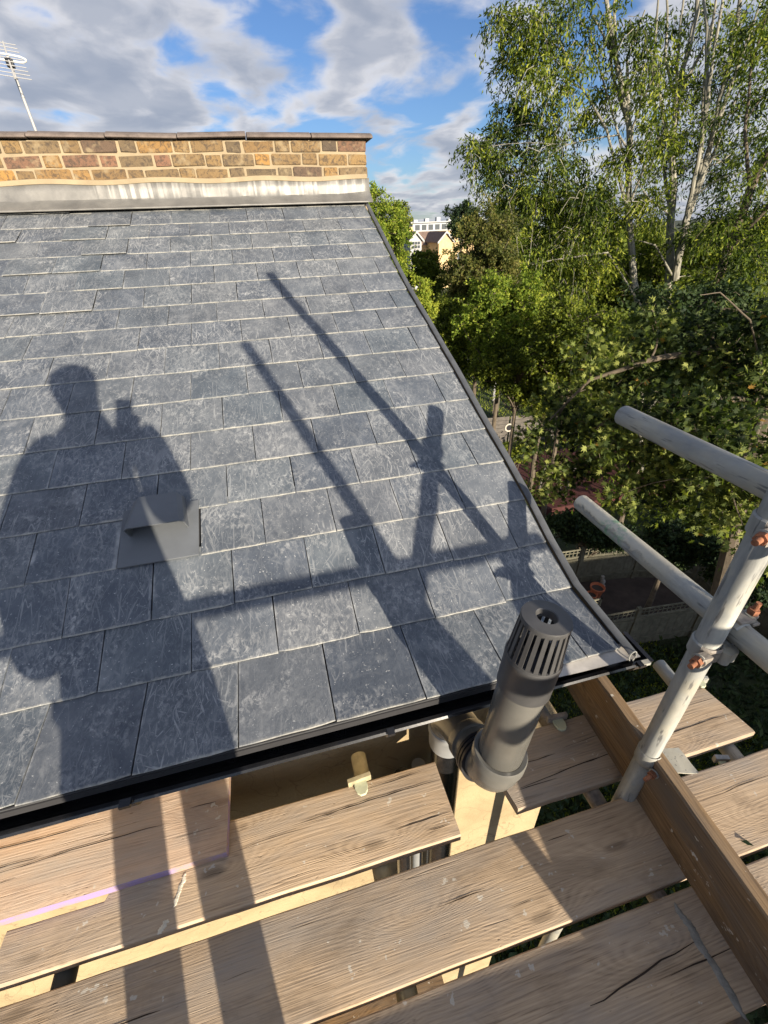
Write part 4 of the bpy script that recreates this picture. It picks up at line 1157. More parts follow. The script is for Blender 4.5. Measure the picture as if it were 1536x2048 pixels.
q = MB(); q.box((-.35, -.03, 1.5), (.10, .01, 2.5)); q.obj('grey_panel', simple('grey_panel', (.28, .28, .28), .7), ds)
rd = MB(); rd.box((0, 0, 0), (6.0, 4.6, .30)); 
o = rd.obj('red_deck', maroon, None, loc=(9.3, 12.2, 0)); tag(o, 'dark red timber deck half hidden by the sycamore leaves', 'deck')
for k in range(22):
    q = MB(); q.box((.01 + 0, k * .205 + .01, .30), (5.99, k * .205 + .195, .325)); q.obj('deck_board', maroon, o)
st = empty('leaning_trestle', (9.75, 13.6, .326), (0, 0, .3)); tag(st, 'weathered wooden trestle frame leaning on the red deck', 'trestle')
for a, b in (((0, 0, 1.1), (1.3, -.9, .9)), ((.5, -.35, 1.0), (.3, -.8, 0)), ((.9, -.6, .95), (1.4, -.6, 0)), ((1.0, -.65, .9), (.4, -.9, .05)), ((.1, .0, 1.05), (-.3, -.2, 0))):
    q = MB(); q.tube([a, b], .05, 4); q.obj('strut', grey_wood, st)

# ================================================================== BUILDINGS
def windowed(name, x0, y0, wd, dp, h, wallm, label, rows, cols, roofm=None, roofh=0, rot=0, group=None, wz0=.8, wh=1.3, ww=1.0, cat='building', parapet_m=None):
    r_ = empty(name, (x0, y0, 0), (0, 0, rot)); tag(r_, label, cat, group)
    q = MB(); q.box((0, 0, 0), (wd, dp, h)); q.obj('wall', wallm, r_)
    st_ = (h - .4) / rows
    for j in range(rows):
        for i in range(cols):
            cx = wd * (i + .5) / cols; z_ = j * st_ + wz0
            f = MB(); f.box((cx - ww / 2 - .08, -.05, z_ - .08), (cx + ww / 2 + .08, -.001, z_ + wh + .08)); fo = f.obj('window', white_m, r_)
            f = MB()
            for s_ in (0, 1): f.box((cx - ww / 2 + s_ * ww / 2 + .02, -.06, z_), (cx - ww / 2 + (s_ + 1) * ww / 2 - .02, -.052, z_ + wh))
            f.obj('pane', glass_m, fo)
    if roofm and roofh:
        q = MB(); e = .35
        q.add([(-e, -e, h), (wd + e, -e, h), (wd + e, dp + e, h), (-e, dp + e, h), (-e + .0, dp / 2, h + roofh), (wd + e, dp / 2, h + roofh)],
              [(0, 1, 5, 4), (2, 3, 4, 5), (0, 4, 3), (1, 2, 5), (0, 3, 2, 1)])
        q.obj('roof', roofm, r_)
    return r_
tile_m = simple('brown_roof_tile', (.16, .11, .085), .9, 0, .25, 3)
yb = simple('pale_yellow_brick', (.52, .38, .20), .95, 0, .12, 2)
grey_clad = simple('pale_grey_cladding', (.30, .32, .34), .5, 0, .08, 2)
# long flat block with set back upper floor
fb = windowed('flat_roof_block', 37.0, 118.0, 26, 12, 7.6 + 0.9, yb, 'long yellow brick block with a pale glazed top storey, on the skyline', 2, 9, wz0=2.2, wh=1.5, ww=1.2)
q = MB(); q.box((1.0, .8, 8.5), (25.0, 11, 10.2)); up_ = q.obj('top_storey', grey_clad, fb)
for i in range(14):
    f = MB(); f.box((1.6 + i * 1.67, .74, 8.75), (2.75 + i * 1.67, .798, 9.85)); f.obj('window', glass_m, up_)
q = MB(); q.box((.4, .3, 10.2), (25.6, 11.5, 10.42)); q.obj('roof_slab', white_m, fb)
q = MB(); q.box((-.15, -.15, 8.5), (26.1, .1, 8.75)); q.obj('parapet', white_m, fb)
for k in range(8):
    q = MB(); q.box((2 + k * 2.9, 3, 10.42), (2.9 + k * 2.9, 4.2, 10.9 + .2 * (k % 3))); q.obj('roof_unit', grey_clad, fb)
# gabled houses before it
def gable_house(x_, y_, wd, h, rh, label, wallm, dormer):
    r_ = empty('gabled_house', (x_, y_, 0)); tag(r_, label, 'house', 'gabled houses in the distance')
    q = MB(); q.add([(0, 0, 0), (wd, 0, 0), (wd, 8, 0), (0, 8, 0), (0, 0, h), (wd, 0, h), (wd, 8, h), (0, 8, h), (wd / 2, 0, h + rh), (wd / 2, 8, h + rh)],
                    [(0, 1, 5, 8, 4), (1, 2, 6, 5), (3, 7, 9, 6, 2), (0, 4, 7, 3)]); q.obj('wall', wallm, r_)
    q = MB()
    for s_ in (0, 1):
        xa, xb = (0 - .3, wd / 2) if s_ == 0 else (wd + .3, wd / 2)
        za = h - .3 * rh / (wd / 2)
        vs = [(xa, -.35, za), (xb, -.35, h + rh), (xb, 8.3, h + rh), (xa, 8.3, za)]; vs += [(a, b, c_ + .16) for a, b, c_ in vs]
        q.add(vs, [(0, 1, 2, 3), (7, 6, 5, 4), (0, 4, 5, 1), (1, 5, 6, 2), (2, 6, 7, 3), (3, 7, 4, 0)])
    q.obj('roof', tile_m, r_)
    q = MB()
    for s_ in (0, 1):
        xa, xb = (0 - .35, wd / 2) if s_ == 0 else (wd + .35, wd / 2)
        vs = [(xa, -.42, h - .45), (xb, -.42, h + rh - .1), (xb, -.42, h + rh + .22), (xa, -.42, h - .13)]; vs += [(a, -.36, c_) for a, b, c_ in vs]
        q.add(vs, [(0, 1, 2, 3), (7, 6, 5, 4), (0, 4, 5, 1), (2, 6, 7, 3), (3, 7, 4, 0), (1, 5, 6, 2)])
    q.obj('bargeboard', white_m, r_)
    if dormer:
        q = MB(); q.box((wd / 2 - .75, -.08, h - 1.3), (wd / 2 + .75, -.01, h - .1)); wo_ = q.obj('window', white_m, r_)
        q = MB()
        for i in range(3):
            for j in range(2): q.box((wd / 2 - .66 + i * .46, -.12, h - 1.2 + j * .52), (wd / 2 - .28 + i * .46, -.085, h - .80 + j * .52))
        q.obj('pane', glass_m, wo_)
gable_house(25.2, 80, 1.9, 7.75, 1.0, 'white gabled house with a six pane window seen between the trees', white_m, True)
gable_house(31.6, 84, 2.5, 7.3, 1.25, 'yellow brick gable end right of the white gabled house', yb, False)
r2 = empty('long_tiled_roof_house', (25, 90, 0)); tag(r2, 'low house with a long brown tiled roof between the two gables', 'house')
q = MB(); q.box((0, 0, 0), (9.5, 6, 6.6)); q.obj('wall', yb, r2)
q = MB(); q.add([(-.3, -.3, 6.6), (9.8, -.3, 6.6), (9.8, 6.3, 6.6), (-.3, 6.3, 6.6), (-.3, 3, 8.7), (9.8, 3, 8.7)], [(0, 1, 5, 4), (2, 3, 4, 5), (0, 4, 3), (1, 2, 5), (0, 3, 2, 1)]); q.obj('roof', tile_m, r2)
q = MB(); q.box((4, 2.6, 8.2), (4.8, 3.4, 9.5)); q.obj('chimney', yb, r2)
# rows of houses behind the photographer whose shade lies over the gardens
for i, (x_, wd) in enumerate(((-34, 16), (-17, 16), (0, 16), (17, 16), (34, 16), (51, 16))):
    windowed('terraced_house', x_, -27.0, wd, 8, 6.9 + .25 * (i % 2), yb, 'brick terraced house in the row behind the scaffold, number %s from the left end' % ['first', 'second', 'third', 'fourth', 'fifth', 'sixth'][i],
             2, 5, tile_m, 2.9, group='terraced houses behind the scaffold', cat='house')

# ================================================================== TREES
def frame_pt(px, py, d):
    """point seen at px,py at horizontal distance d (camera-relative) -> world"""
    r_ = ray(px, py); r_ = r_ / math.hypot(r_[0], r_[1]); p_ = r_ * d
    return np.array([p_[0], p_[1], p_[2] + CZ])
def wiggle(pts, amp, n=4):
    out = []
    for a, b in zip(pts[:-1], pts[1:]):
        for i in range(n):
            t_ = i / n; p_ = a * (1 - t_) + b * t_
            if i: p_ = p_ + rng.normal(size=3) * amp * .45
            out.append(p_)
    out.append(pts[-1]); return out
def make_tree(name, label, cat, stems, clumps, lm, bm_, leafL, leafW, per, shape='leaf', droop=.3, group=None, tw_len=.5, n_tw=12, tone=(.5, .22), base=None, twig_r=.006, extra=None, twist=.25):
    """stems: list of polylines (world) with radii; clumps: (centre, radius, n_twigs)"""
    b0 = Vector(stems[0][0][0]) if base is None else Vector(base)
    root = empty(name, (b0.x, b0.y, 0)); tag(root, label, cat, group)
    off = np.array([b0.x, b0.y, 0])
    q = MB(); allp = []
    for pts, r0, r1 in stems:
        pw = wiggle([np.array(p_) for p_ in pts], r0 * .35, 4); n = len(pw)
        q.tube([p_ - off for p_ in pw], [r0 + (r1 - r0) * i / (n - 1) for i in range(n)], 9, cap=True)
        for i, p_ in enumerate(pw): allp.append((p_, r0 + (r1 - r0) * i / (n - 1)))
    q.obj('trunk', bm_, root, True)
    AP = np.array([p_ for p_, _ in allp])
    q = MB(); LP = []; LD = []; LT = []
    for c, rad, nt in clumps:
        c = np.array(c)
        ctone = rng.normal(0, .5)
        dd = np.linalg.norm((AP - c) * np.array([1, 1, .7]) + np.array([0, 0, .3]), axis=1); j = int(np.argmin(dd + rng.random(len(dd)) * .6))
        s_ = AP[j]; L0 = np.linalg.norm(c - s_)
        if L0 > .25:
            mid_ = (s_ + c) / 2 + rng.normal(size=3) * L0 * .12 + np.array([0, 0, L0 * .08])
            bp = [s_ * (1 - t_) ** 2 + mid_ * 2 * t_ * (1 - t_) + c * t_ ** 2 for t_ in np.linspace(0, 1, 6)]
            r_ = min(allp[j][1] * .6, .012 + .012 * L0)
            q.tube([p_ - off for p_ in bp], list(np.linspace(r_, twig_r * 1.2, 6)), 5, cap=False)
        nt = int(nt)
        for _ in range(nt):
            dr = rng.normal(size=3); dr /= np.linalg.norm(dr); dr[2] = dr[2] * .7
            st_ = c + dr * rad * rng.random() ** .5 * .8
            td = dr * .7 + rng.normal(size=3) * .5; td[2] -= droop * rng.random(); td /= np.linalg.norm(td)
            tl = tw_len * rng.uniform(.6, 1.2)
            ed = st_ + td * tl; md_ = (st_ + ed) / 2 + np.array([0, 0, tl * .10])
            ed = ed - np.array([0, 0, tl * droop * .5])
            if rng.random() < .5: q.tube([st_ - off, md_ - off, ed - off], [twig_r, twig_r * .7, twig_r * .3], 3, cap=False)
            m = per
            t_ = rng.random(m)[:, None]
            pos = st_ * (1 - t_) ** 2 + md_ * 2 * t_ * (1 - t_) + ed * t_ ** 2 + rng.normal(size=(m, 3)) * leafL * .45
            ld = td[None] * .6 + rng.normal(size=(m, 3)) * .65; ld[:, 2] -= droop
            ld /= np.linalg.norm(ld, axis=1)[:, None]
            LP.append(pos); LD.append(ld); tn_ = np.clip(rng.normal(tone[0] + ctone * tone[1], tone[1], m) + rng.normal() * .08, 0, .95); tn_[rng.random(m) < .006] = 1.0; LT.append(tn_)
    if q.v: q.obj('branches', bm_, root, True)['kind'] = 'stuff'
    P_ = np.concatenate(LP) - off; D_ = np.concatenate(LD); T_ = np.concatenate(LT); n = len(P_)
    # leaf blades face up and out: side vector close to horizontal
    up = rnd_dirs(n, 1.1) ; U_ = np.cross(D_, up); nn = np.linalg.norm(U_, axis=1)[:, None]; U_ = U_ / np.maximum(nn, 1e-5)
    o = leaves_mesh('crown', P_, D_, U_, rng.uniform(.75, 1.25, n) * leafL, rng.uniform(.8, 1.2, n) * leafW, T_, lm, root, shape)
    return root, n
def cl(px, py, d, r_, nt=14): return (frame_pt(px, py, d), r_, nt)

NL = 0
# --- the big ash: three pale stems, long drooping leaves
st1 = [frame_pt(1345, 760, 20.16), frame_pt(1275, 600, 20.16), frame_pt(1255, 420, 20.16), frame_pt(1258, 250, 20.16), frame_pt(1232, 120, 20.16), frame_pt(1205, -60, 20.16)]
st1[0][2] = 0
stems = [(st1, 0.138, 0.052),
         ([st1[2], frame_pt(1290, 330, 19.84), frame_pt(1330, 255, 19.84)], 0.043, 0.018),
         ([st1[3], frame_pt(1225, 150, 20.32), frame_pt(1213, 20, 20.32)], 0.052, 0.027),
         ([st1[1], frame_pt(1215, 505, 19.52), frame_pt(1105, 520, 19.20), frame_pt(1040, 535, 19.04)], 0.039, 0.011),
         ([frame_pt(1262, 310, 20.00), frame_pt(1238, 270, 19.84), frame_pt(1200, 275, 19.68), frame_pt(1130, 290, 19.52)], 0.035, 0.011)]
clumps = []
for px, py, r_ in [(1080, 20, .55), (1150, 15, .6), (1050, 70, .45), (1110, 90, .55), (1030, 120, .4), (1180, 80, .5), (1075, 150, .5), (1130, 170, .5), (1020, 215, .38), (1060, 235, .45),
                   (1120, 250, .45), (995, 270, .3), (950, 300, .26), (985, 320, .32), (1040, 305, .42), (1095, 320, .5), (1150, 330, .5), (1185, 240, .35), (1005, 355, .35), (1060, 385, .5),
                   (1120, 395, .55), (1180, 390, .5), (1005, 30, .35), (1235, 40, .4), (1290, 60, .45), (1300, 130, .4), (1270, 190, .35), (1210, 180, .3), (1320, 200, .35),
                   (1030, 440, .45), (1095, 455, .55), (1160, 460, .5), (1215, 440, .4), (1140, 520, .5), (1080, 520, .45), (1200, 530, .45), (1300, 400, .3), (1330, 280, .35), (1290, 290, .3), (1020, 480, .35), (1235, 330, .2), (1140, 570, .45), (1080, 575, .4), (1030, 390, .4)]:
    clumps.append((frame_pt(px, py, 19.84 + abs(rng.normal()) * 1.52 - .75), r_ * 1.6, (20 if px > 1170 else 32) if py < 380 else 46))
def fan(base_pts, tips, d, r0):
    for bp_, (tx, ty) in zip(base_pts, tips):
        b0_ = np.array(bp_); t0_ = frame_pt(tx, ty, d)
        m_ = b0_ * .5 + t0_ * .5 + np.array([rng.normal() * .25, rng.normal() * .25, .35])
        stems.append(([b0_, m_, t0_], r0, r0 * .35))
fan([st1[1], st1[2], st1[2], st1[3], st1[3], st1[4]], [(1180, 60), (1150, 150), (1320, 120), (1185, 30), (1290, 20), (1250, -60)], 20.0, .055)
_, n = make_tree('ash_tree', 'tall ash with one pale leaning stem and long drooping leaves, nearest the open sky', 'tree', stems, clumps, leaf_ash, bark_m, .165, .050, 24, droop=.75, tw_len=.8, twig_r=.011, tone=(.55, .25), group='trees beyond the gardens'); NL += n
# --- second multi-stemmed tree
s2 = [frame_pt(1345, 720, 23.20), frame_pt(1338, 560, 23.20), frame_pt(1342, 430, 23.20), frame_pt(1345, 320, 23.20), frame_pt(1352, 200, 23.20), frame_pt(1385, 60, 23.20), frame_pt(1405, -60, 23.20)]; s2[0][2] = 0
s3 = [frame_pt(1350, 560, 23.04), frame_pt(1372, 440, 22.88), frame_pt(1400, 360, 22.88), frame_pt(1425, 270, 22.88), frame_pt(1460, 120, 22.88), frame_pt(1485, -40, 22.88)]
s4 = [frame_pt(1372, 440, 22.88), frame_pt(1395, 330, 22.40), frame_pt(1412, 230, 22.40), frame_pt(1425, 120, 22.40), frame_pt(1450, -30, 22.40)]
stems = [(s2, 0.175, 0.052), (s3, 0.138, 0.052), (s4, 0.082, 0.037),
         ([s2[4], frame_pt(1330, 120, 23.04), frame_pt(1335, 20, 23.04), frame_pt(1330, -60, 23.04)], 0.052, 0.027),
         ([s2[2], frame_pt(1300, 400, 22.40), frame_pt(1265, 350, 22.08)], 0.043, 0.013), ([s3[0], frame_pt(1310, 490, 22.40), frame_pt(1270, 480, 22.08)], 0.043, 0.013)]
clumps = []
for px, py, r_ in [(1350, 40, .5), (1390, 110, .5), (1330, 140, .3), (1440, 30, .45), (1500, 40, .5), (1420, 160, .4), (1480, 130, .45), (1370, 190, .5), (1530, 110, .5), (1400, 250, .45),
                   (1440, 230, .4), (1350, 270, .45), (1330, 340, .4), (1500, 210, .5), (1470, 290, .5), (1525, 270, .5), (1380, 320, .4), (1310, 240, .3), (1430, 350, .4), (1500, 340, .5),
                   (1300, 500, .4), (1330, 590, .5), (1240, 600, .5), (1400, 560, .35), (1390, 470, .25), (1310, 440, .3), (1450, 330, .4)]:
    clumps.append((frame_pt(px, py, 22.88 + abs(rng.normal()) * 1.71 - .75), r_ * 1.6, 20 if py < 420 else 34))
fan([s2[2], s2[3], s2[3], s2[4], s3[2], s3[2], s3[3], s4[2], s3[1]], [(1300, 60), (1320, -40), (1370, -40), (1430, 20), (1500, 60), (1440, -60), (1530, -20), (1400, -60), (1480, 180)], 23.0, .07)
_, n = make_tree('ash_tree', 'double stemmed ash in the middle of the group with the thickest pale fork', 'tree', stems, clumps, leaf_ash, bark_m, .17, .050, 24, droop=.6, tw_len=.8, tone=(.45, .25), group='trees beyond the gardens'); NL += n
# --- third tree at the right edge
s5 = [frame_pt(1400, 700, 20.00), frame_pt(1455, 500, 19.68), frame_pt(1500, 380, 19.68), frame_pt(1545, 290, 19.52), frame_pt(1600, 120, 19.20)]; s5[0][2] = 0
stems = [(s5, 0.156, 0.073), ([s5[1], frame_pt(1530, 420, 19.20), frame_pt(1600, 350, 19.20)], 0.087, 0.045), ([s5[2], frame_pt(1490, 270, 19.20), frame_pt(1500, 150, 19.20), frame_pt(1535, 20, 19.20)], 0.052, 0.018)]
clumps = []
for px, py, r_ in [(1535, 20, .4), (1490, 80, .3), (1535, 180, .4), (1470, 400, .32), (1530, 340, .4), (1500, 440, .3), (1540, 440, .4), (1580, 250, .5), (1590, 400, .5), (1580, 100, .5), (1440, 440, .25), (1475, 500, .3), (1530, 540, .4), (1430, 560, .4), (1500, 590, .4), (1380, 610, .4), (1330, 640, .4)]:
    clumps.append((frame_pt(px, py, 19.20 + abs(rng.normal()) * 1.14 - .75), r_ * 1.6, 20 if py < 420 else 34))
_, n = make_tree('ash_tree', 'leaning grey stemmed tree at the right edge of the group', 'tree', stems, clumps, leaf_ash, bark_dark, .165, .050, 22, droop=.55, tw_len=.75, tone=(.42, .25), group='trees beyond the gardens'); NL += n
# --- sycamore with big lobed leaves, nearest
sb = [frame_pt(1560, 1100, 8.5), frame_pt(1540, 800, 9.0), frame_pt(1440, 700, 9.4), frame_pt(1390, 640, 9.6)]; sb[0][2] = 0
stems = [(sb, .15, .02), ([sb[1], frame_pt(1460, 800, 8.2), frame_pt(1330, 830, 7.8), frame_pt(1200, 850, 7.6)], .07, .015), ([sb[1], frame_pt(1480, 930, 7.3), frame_pt(1400, 960, 7.0)], .05, .012),
         ([sb[2], frame_pt(1300, 720, 8.8), frame_pt(1180, 760, 8.6), frame_pt(1090, 850, 8.4)], .06, .012), ([sb[1], frame_pt(1500, 640, 8.4), frame_pt(1440, 585, 8.2), frame_pt(1400, 590, 8.0)], .016, .005)]
clumps = []
for px, py, r_, nt in [(1120, 800, .42, 12), (1080, 860, .3, 7), (1190, 770, .5, 14), (1160, 850, .45, 13), (1240, 830, .5, 14), (1290, 760, .55, 14), (1350, 820, .55, 15), (1220, 900, .45, 14), (1160, 930, .38, 11), (1290, 900, .5, 15),
                       (1370, 890, .5, 15), (1440, 850, .5, 14), (1500, 790, .55, 14), (1430, 940, .45, 14), (1480, 1000, .40, 13), (1445, 1035, .28, 8), (1350, 960, .42, 12), (1270, 965, .38, 10), (1520, 900, .5, 13), (1400, 740, .55, 14), (1470, 700, .55, 13),
                       (1330, 700, .5, 12), (1250, 700, .5, 12), (1520, 650, .5, 12), (1180, 700, .4, 9), (1100, 940, .26, 6), (1075, 985, .20, 5), (1120, 975, .22, 5), (1240, 990, .32, 7), (1340, 1010, .3, 7), (1420, 650, .5, 11), (1540, 740, .5, 12), (1050, 900, .16, 3), (1500, 1080, .3, 5), (1560, 980, .5, 10), (1310, 640, .4, 9)]:
    clumps.append((frame_pt(px, py, 8.0 + (900 - py) * .004 + rng.normal() * .45), r_ * .9, nt * 2.6))
_, n = make_tree('sycamore_tree', 'dense sycamore with large lobed leaves below the scaffold rails', 'tree', stems, clumps, leaf_syc, bark_dark, .128, .128, 13, shape='palm', droop=.25, tw_len=.30, tone=(.50, .30), twig_r=.005); NL += n

def bush(name, label, px, py, d, rpx, rpy, m, n_cl, leafL, leafW, per, nt, tone=(.5, .25), bottom=0, droop=.2, cat='tree', shape='tuft', group='trees beyond the gardens', bm_=bark_dark):
    """crown filling an ellipse rpx x rpy (px) around px,py at distance d, rounded in depth"""
    global NL
    c = frame_pt(px, py, d); k = 1 / (F_PX / d) * math.sqrt(1 + ((px - PX0) / F_PX) ** 2)
    vdir = ray(px, py); vdir /= np.linalg.norm(vdir)
    Rx = rpx * d / F_PX * .92; Rz = rpy * d / F_PX * .92
    clumps = []
    for _ in range(n_cl):
        u = rng.normal(size=3); u /= np.linalg.norm(u); rr_ = rng.random() ** .35
        off_ = np.array([u[0] * Rx, u[1] * min(Rx, Rz) * .8, u[2] * Rz]) * rr_
        # keep the crown in frame coordinates: x along view-right
        rt_ = np.array([vdir[1], -vdir[0], 0]); rt_ /= np.linalg.norm(rt_); fw = np.array([vdir[0], vdir[1], 0]); fw /= np.linalg.norm(fw)
        p_ = c + rt_ * off_[0] + fw * off_[1] + np.array([0, 0, off_[2]])
        if p_[2] < .3: p_[2] = .3 + rng.random() * .4
        clumps.append((p_, max(.18, min(Rx, Rz) * .20), nt))
    tb = np.array([c[0], c[1], 0.0]); stems = [([tb, (tb + c) / 2, c + np.array([0, 0, Rz * .5])], .06 + .012 * d * .3, .03)]
    _, n = make_tree(name, label, cat, stems, clumps, m, bm_, leafL, leafW, per, shape=shape, droop=droop, tw_len=min(Rx, Rz) * .28, tone=tone, group=group); NL += n
bush('broadleaf_tree', 'bright green rounded tree just right of the brick parapet end', 756, 505, 17, 54, 98, leaf_bright, 90, 0.079, 0.051, 26, 11)
bush('broadleaf_tree', 'small far tree peeping over the bright rounded one', 800, 440, 55, 20, 24, leaf_mid, 30, .22, .14, 16, 6)
bush('broadleaf_tree', 'dark rounded shrub tree below the distant gables', 852, 556, 19, 34, 46, leaf_mid, 60, 0.089, 0.056, 24, 10, (.35, .2))
bush('broadleaf_tree', 'pale yellowish green bush against the roof edge', 838, 610, 14.5, 30, 52, leaf_bright, 36, 0.072, 0.048, 22, 9, (.75, .2))
bush('broadleaf_tree', 'olive and brown tinged tree in the centre with a domed top', 968, 530, 16.5, 66, 92, leaf_olive, 132, 0.079, 0.052, 26, 11)
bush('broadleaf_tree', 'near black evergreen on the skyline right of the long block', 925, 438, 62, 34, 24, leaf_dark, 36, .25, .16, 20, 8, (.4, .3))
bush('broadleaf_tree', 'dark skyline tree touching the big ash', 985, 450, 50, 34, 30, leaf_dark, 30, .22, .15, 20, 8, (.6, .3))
bush('broadleaf_tree', 'shaded green tree behind the ash foliage', 1110, 520, 26, 120, 110, leaf_mid, 120, 0.154, 0.100, 26, 10, (.40, .25))
bush('broadleaf_tree', 'broad green tree low behind the double stemmed ash', 1330, 590, 25, 150, 80, leaf_mid, 110, 0.163, 0.100, 24, 10, (.3, .2))
bush('broadleaf_tree', 'vivid yellow green hazel lit by the sun in the middle of the hedge line', 1010, 640, 14.5, 95, 80, leaf_bright, 120, 0.076, 0.053, 26, 10, (.5, .25))
bush('broadleaf_tree', 'dark green hedge tree below the vivid hazel', 905, 680, 15.5, 75, 75, leaf_mid, 100, 0.085, 0.058, 26, 10, (.35, .25))
bush('broadleaf_tree', 'tall loose shrub between the hazel and the lawn', 1040, 740, 13.5, 90, 60, leaf_mid, 90, 0.079, 0.056, 24, 10, (.42, .25))
bush('broadleaf_tree', 'mixed shrub left of the sycamore branches', 1150, 690, 12.5, 90, 80, leaf_mid, 100, 0.083, 0.054, 24, 10, (.42, .25))
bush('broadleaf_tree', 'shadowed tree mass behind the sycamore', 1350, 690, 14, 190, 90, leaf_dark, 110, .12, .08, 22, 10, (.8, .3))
bush('broadleaf_tree', 'dark low tree filling the space under the skyline evergreen', 890, 625, 22, 54, 50, leaf_mid, 60, 0.110, 0.073, 24, 10, (.3, .2))
bush('garden_shrub', 'feathery shrub at the edge of the small lawn', 1090, 790, 16.5, 45, 50, leaf_mid, 40, .09, .04, 22, 8, (.5, .2), cat='shrub', group='garden shrubs')
bush('garden_shrub', 'shrub over the red deck next to the roof edge', 1030, 905, 14.5, 28, 18, leaf_mid, 16, .09, .06, 20, 7, (.5, .2), cat='shrub', group='garden shrubs')
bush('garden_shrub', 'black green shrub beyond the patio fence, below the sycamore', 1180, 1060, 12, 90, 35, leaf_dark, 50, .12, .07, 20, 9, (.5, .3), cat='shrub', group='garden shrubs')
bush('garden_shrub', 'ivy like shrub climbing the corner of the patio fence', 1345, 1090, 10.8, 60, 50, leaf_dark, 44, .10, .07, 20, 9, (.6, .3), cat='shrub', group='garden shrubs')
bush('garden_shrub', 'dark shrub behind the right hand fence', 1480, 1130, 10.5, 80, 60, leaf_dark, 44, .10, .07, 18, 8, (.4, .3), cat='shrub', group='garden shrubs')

# distant wood along the horizon: one mass
n = 26000
ang_ = rng.uniform(-.9, 1.5, n); dist_ = rng.uniform(150, 320, n)
P = np.stack([np.sin(ang_) * dist_, np.cos(ang_) * dist_, np.zeros(n)], 1)
hh = 5.0 + 2.0 * np.sin(ang_ * 23) + 1.5 * np.sin(ang_ * 61 + 1)
P[:, 2] = rng.random(n) ** .7 * np.maximum(2, hh)
D = rnd_dirs(n, .4)
o = leaves_mesh('distant_wood', P, D, ortho(D), rng.uniform(1.5, 3.2, n), rng.uniform(1.2, 2.4, n), rng.random(n), leaf_mid, shape='tuft'); tag(o, kind='stuff')
# dark understorey on the ground behind the gardens
n = 24000
P = np.stack([rng.uniform(11.5, 34, n), rng.uniform(8.8, 30, n), rng.random(n) ** 2 * 1.6], 1)
keep = ~((P[:, 0] < 22) & (P[:, 1] > 16) & (P[:, 0] < 15.5)) ; P = P[keep]; n = len(P); D = rnd_dirs(n, .8)
o = leaves_mesh('undergrowth', P, D, ortho(D), rng.uniform(.12, .3, n), rng.uniform(.08, .16, n), rng.random(n) * .7, leaf_mid, shape='tuft'); tag(o, kind='stuff')

# ================================================================== PERSON (behind the camera; the shadow shows)
def skin_body(name, joints, edges, m, parent, sub=2):
    me = bpy.data.meshes.new(name); keys = list(joints)
    me.from_pydata([joints[k][0] for k in keys], [(keys.index(a), keys.index(b)) for a, b in edges], [])
    o = bpy.data.objects.new(name, me); COL.objects.link(o); o.parent = parent
    md = o.modifiers.new('skin', 'SKIN'); md.use_smooth_shade = True
    for i, k in enumerate(keys):
        r_ = joints[k][1]; sv_ = me.skin_vertices[0].data[i]
        sv_.radius = (r_, r_) if not hasattr(r_, '__len__') else r_
        sv_.use_root = (i == 0)
    s_ = o.modifiers.new('sub', 'SUBSURF'); s_.levels = sub; s_.render_levels = sub
    me.materials.append(m); return o
PB = Vector((-.19, -.36, DK))
per_ = empty('person', W(PB)); tag(per_, 'person holding up a phone, seen as the long shadow on slates and planks', 'person')
def PJ(x_, y_, z_): return (x_ - PB.x, y_ - PB.y, z_ - PB.z)
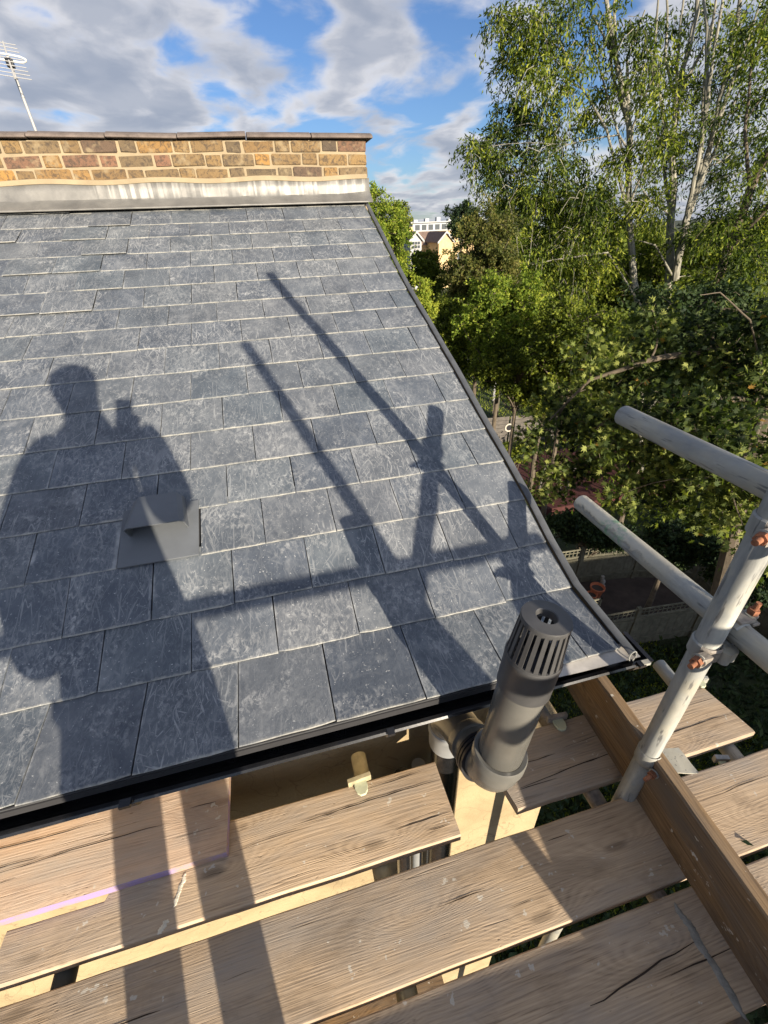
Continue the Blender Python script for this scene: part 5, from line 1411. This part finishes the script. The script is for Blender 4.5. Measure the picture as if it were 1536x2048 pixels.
J = {'pelvis': (PJ(-.10, -.38, -.62), (.195, .15)), 'waist': (PJ(-.095, -.38, -.42), (.235, .16)), 'chest': (PJ(-.085, -.37, -.20), (.23, .14)), 'ushould': (PJ(-.07, -.37, -.06), (.13, .10)), 'neck': (PJ(-.065, -.355, .03), .062),
     'head0': (PJ(-.062, -.345, .115), .078), 'head1': (PJ(-.062, -.34, .20), .095), 'head2': (PJ(-.062, -.34, .265), .07),
     'shl': (PJ(-.265, -.36, -.075), .068), 'ell': (PJ(-.34, -.38, -.34), .105), 'wrl': (PJ(-.325, -.37, -.52), .105), 'hal': (PJ(-.335, -.37, -.65), .080),
     'shr': (PJ(.125, -.36, -.075), .068), 'elr': (PJ(.135, -.30, -.30), .092), 'wrr': (PJ(.10, -.085, -.15), .036), 'har': (PJ(.055, -.05, -.09), .036),
     'hipl': (PJ(-.20, -.38, -.72), .115), 'knl': (PJ(-.265, -.36, -1.13), .080), 'anl': (PJ(-.30, -.37, -1.48), .066), 'tol': (PJ(-.315, -.27, -1.535), .036),
     'hipr': (PJ(.0, -.38, -.72), .115), 'knr': (PJ(-.06, -.35, -1.13), .080), 'anr': (PJ(-.095, -.37, -1.48), .066), 'tor': (PJ(-.085, -.27, -1.535), .036)}
Ed = [('pelvis', 'waist'), ('waist', 'chest'), ('chest', 'ushould'), ('ushould', 'neck'), ('neck', 'head0'), ('head0', 'head1'), ('head1', 'head2'), ('ushould', 'shl'), ('shl', 'ell'), ('ell', 'wrl'), ('wrl', 'hal'),
      ('ushould', 'shr'), ('shr', 'elr'), ('elr', 'wrr'), ('wrr', 'har'), ('pelvis', 'hipl'), ('hipl', 'knl'), ('knl', 'anl'), ('anl', 'tol'), ('pelvis', 'hipr'), ('hipr', 'knr'), ('knr', 'anr'), ('anr', 'tor')]
skin_body('body', J, Ed, cloth_navy, per_)
def finger(h0, d, side, parent):
    for k in range(4):
        b = Vector(h0) + Vector(side) * (.019 * (k - 1.5)); L_ = (.068, .078, .072, .056)[k]; dd = Vector(d).normalized()
        cj_ = {'a': (tuple(b), .0095), 'b': (tuple(b + dd * L_ * .45), .009), 'c': (tuple(b + dd * L_ * .75 + Vector((0, .012, 0))), .0082), 'd': (tuple(b + dd * L_ + Vector((0, .026, -.002))), .007)}
        skin_body('finger', cj_, [('a', 'b'), ('b', 'c'), ('c', 'd')], skin_m, parent, 1)
finger(PJ(-.335, -.335, -.70), (.35, .45, -.6), (0.3, -.95, 0), per_); finger(PJ(.052, -.045, -.085), (-.6, .15, .25), (.2, 0, .95), per_)
q = MB(); q.lathe([(.0, -.05), (.080, -.045), (.092, .0), (.096, .04), (.084, .085), (.048, .110), (0, .117)], 20); o = q.obj('hair', hair_m, per_, True, loc=PJ(-.062, -.36, .185))
# phone, just behind the lens
ph = MB(); ph.box((-.036, -.118, .010), (.036, .014, .018))
o = ph.obj('phone', pvc_black, None, bevel=.002)
o.matrix_world = cam.matrix_world @ Matrix.Translation((.012, 0, 0)) ; tag(o, 'black phone held up in both hands, its shadow beside the head shadow', 'phone')
print('LEAVES', NL, 'SLATES', n_sl)
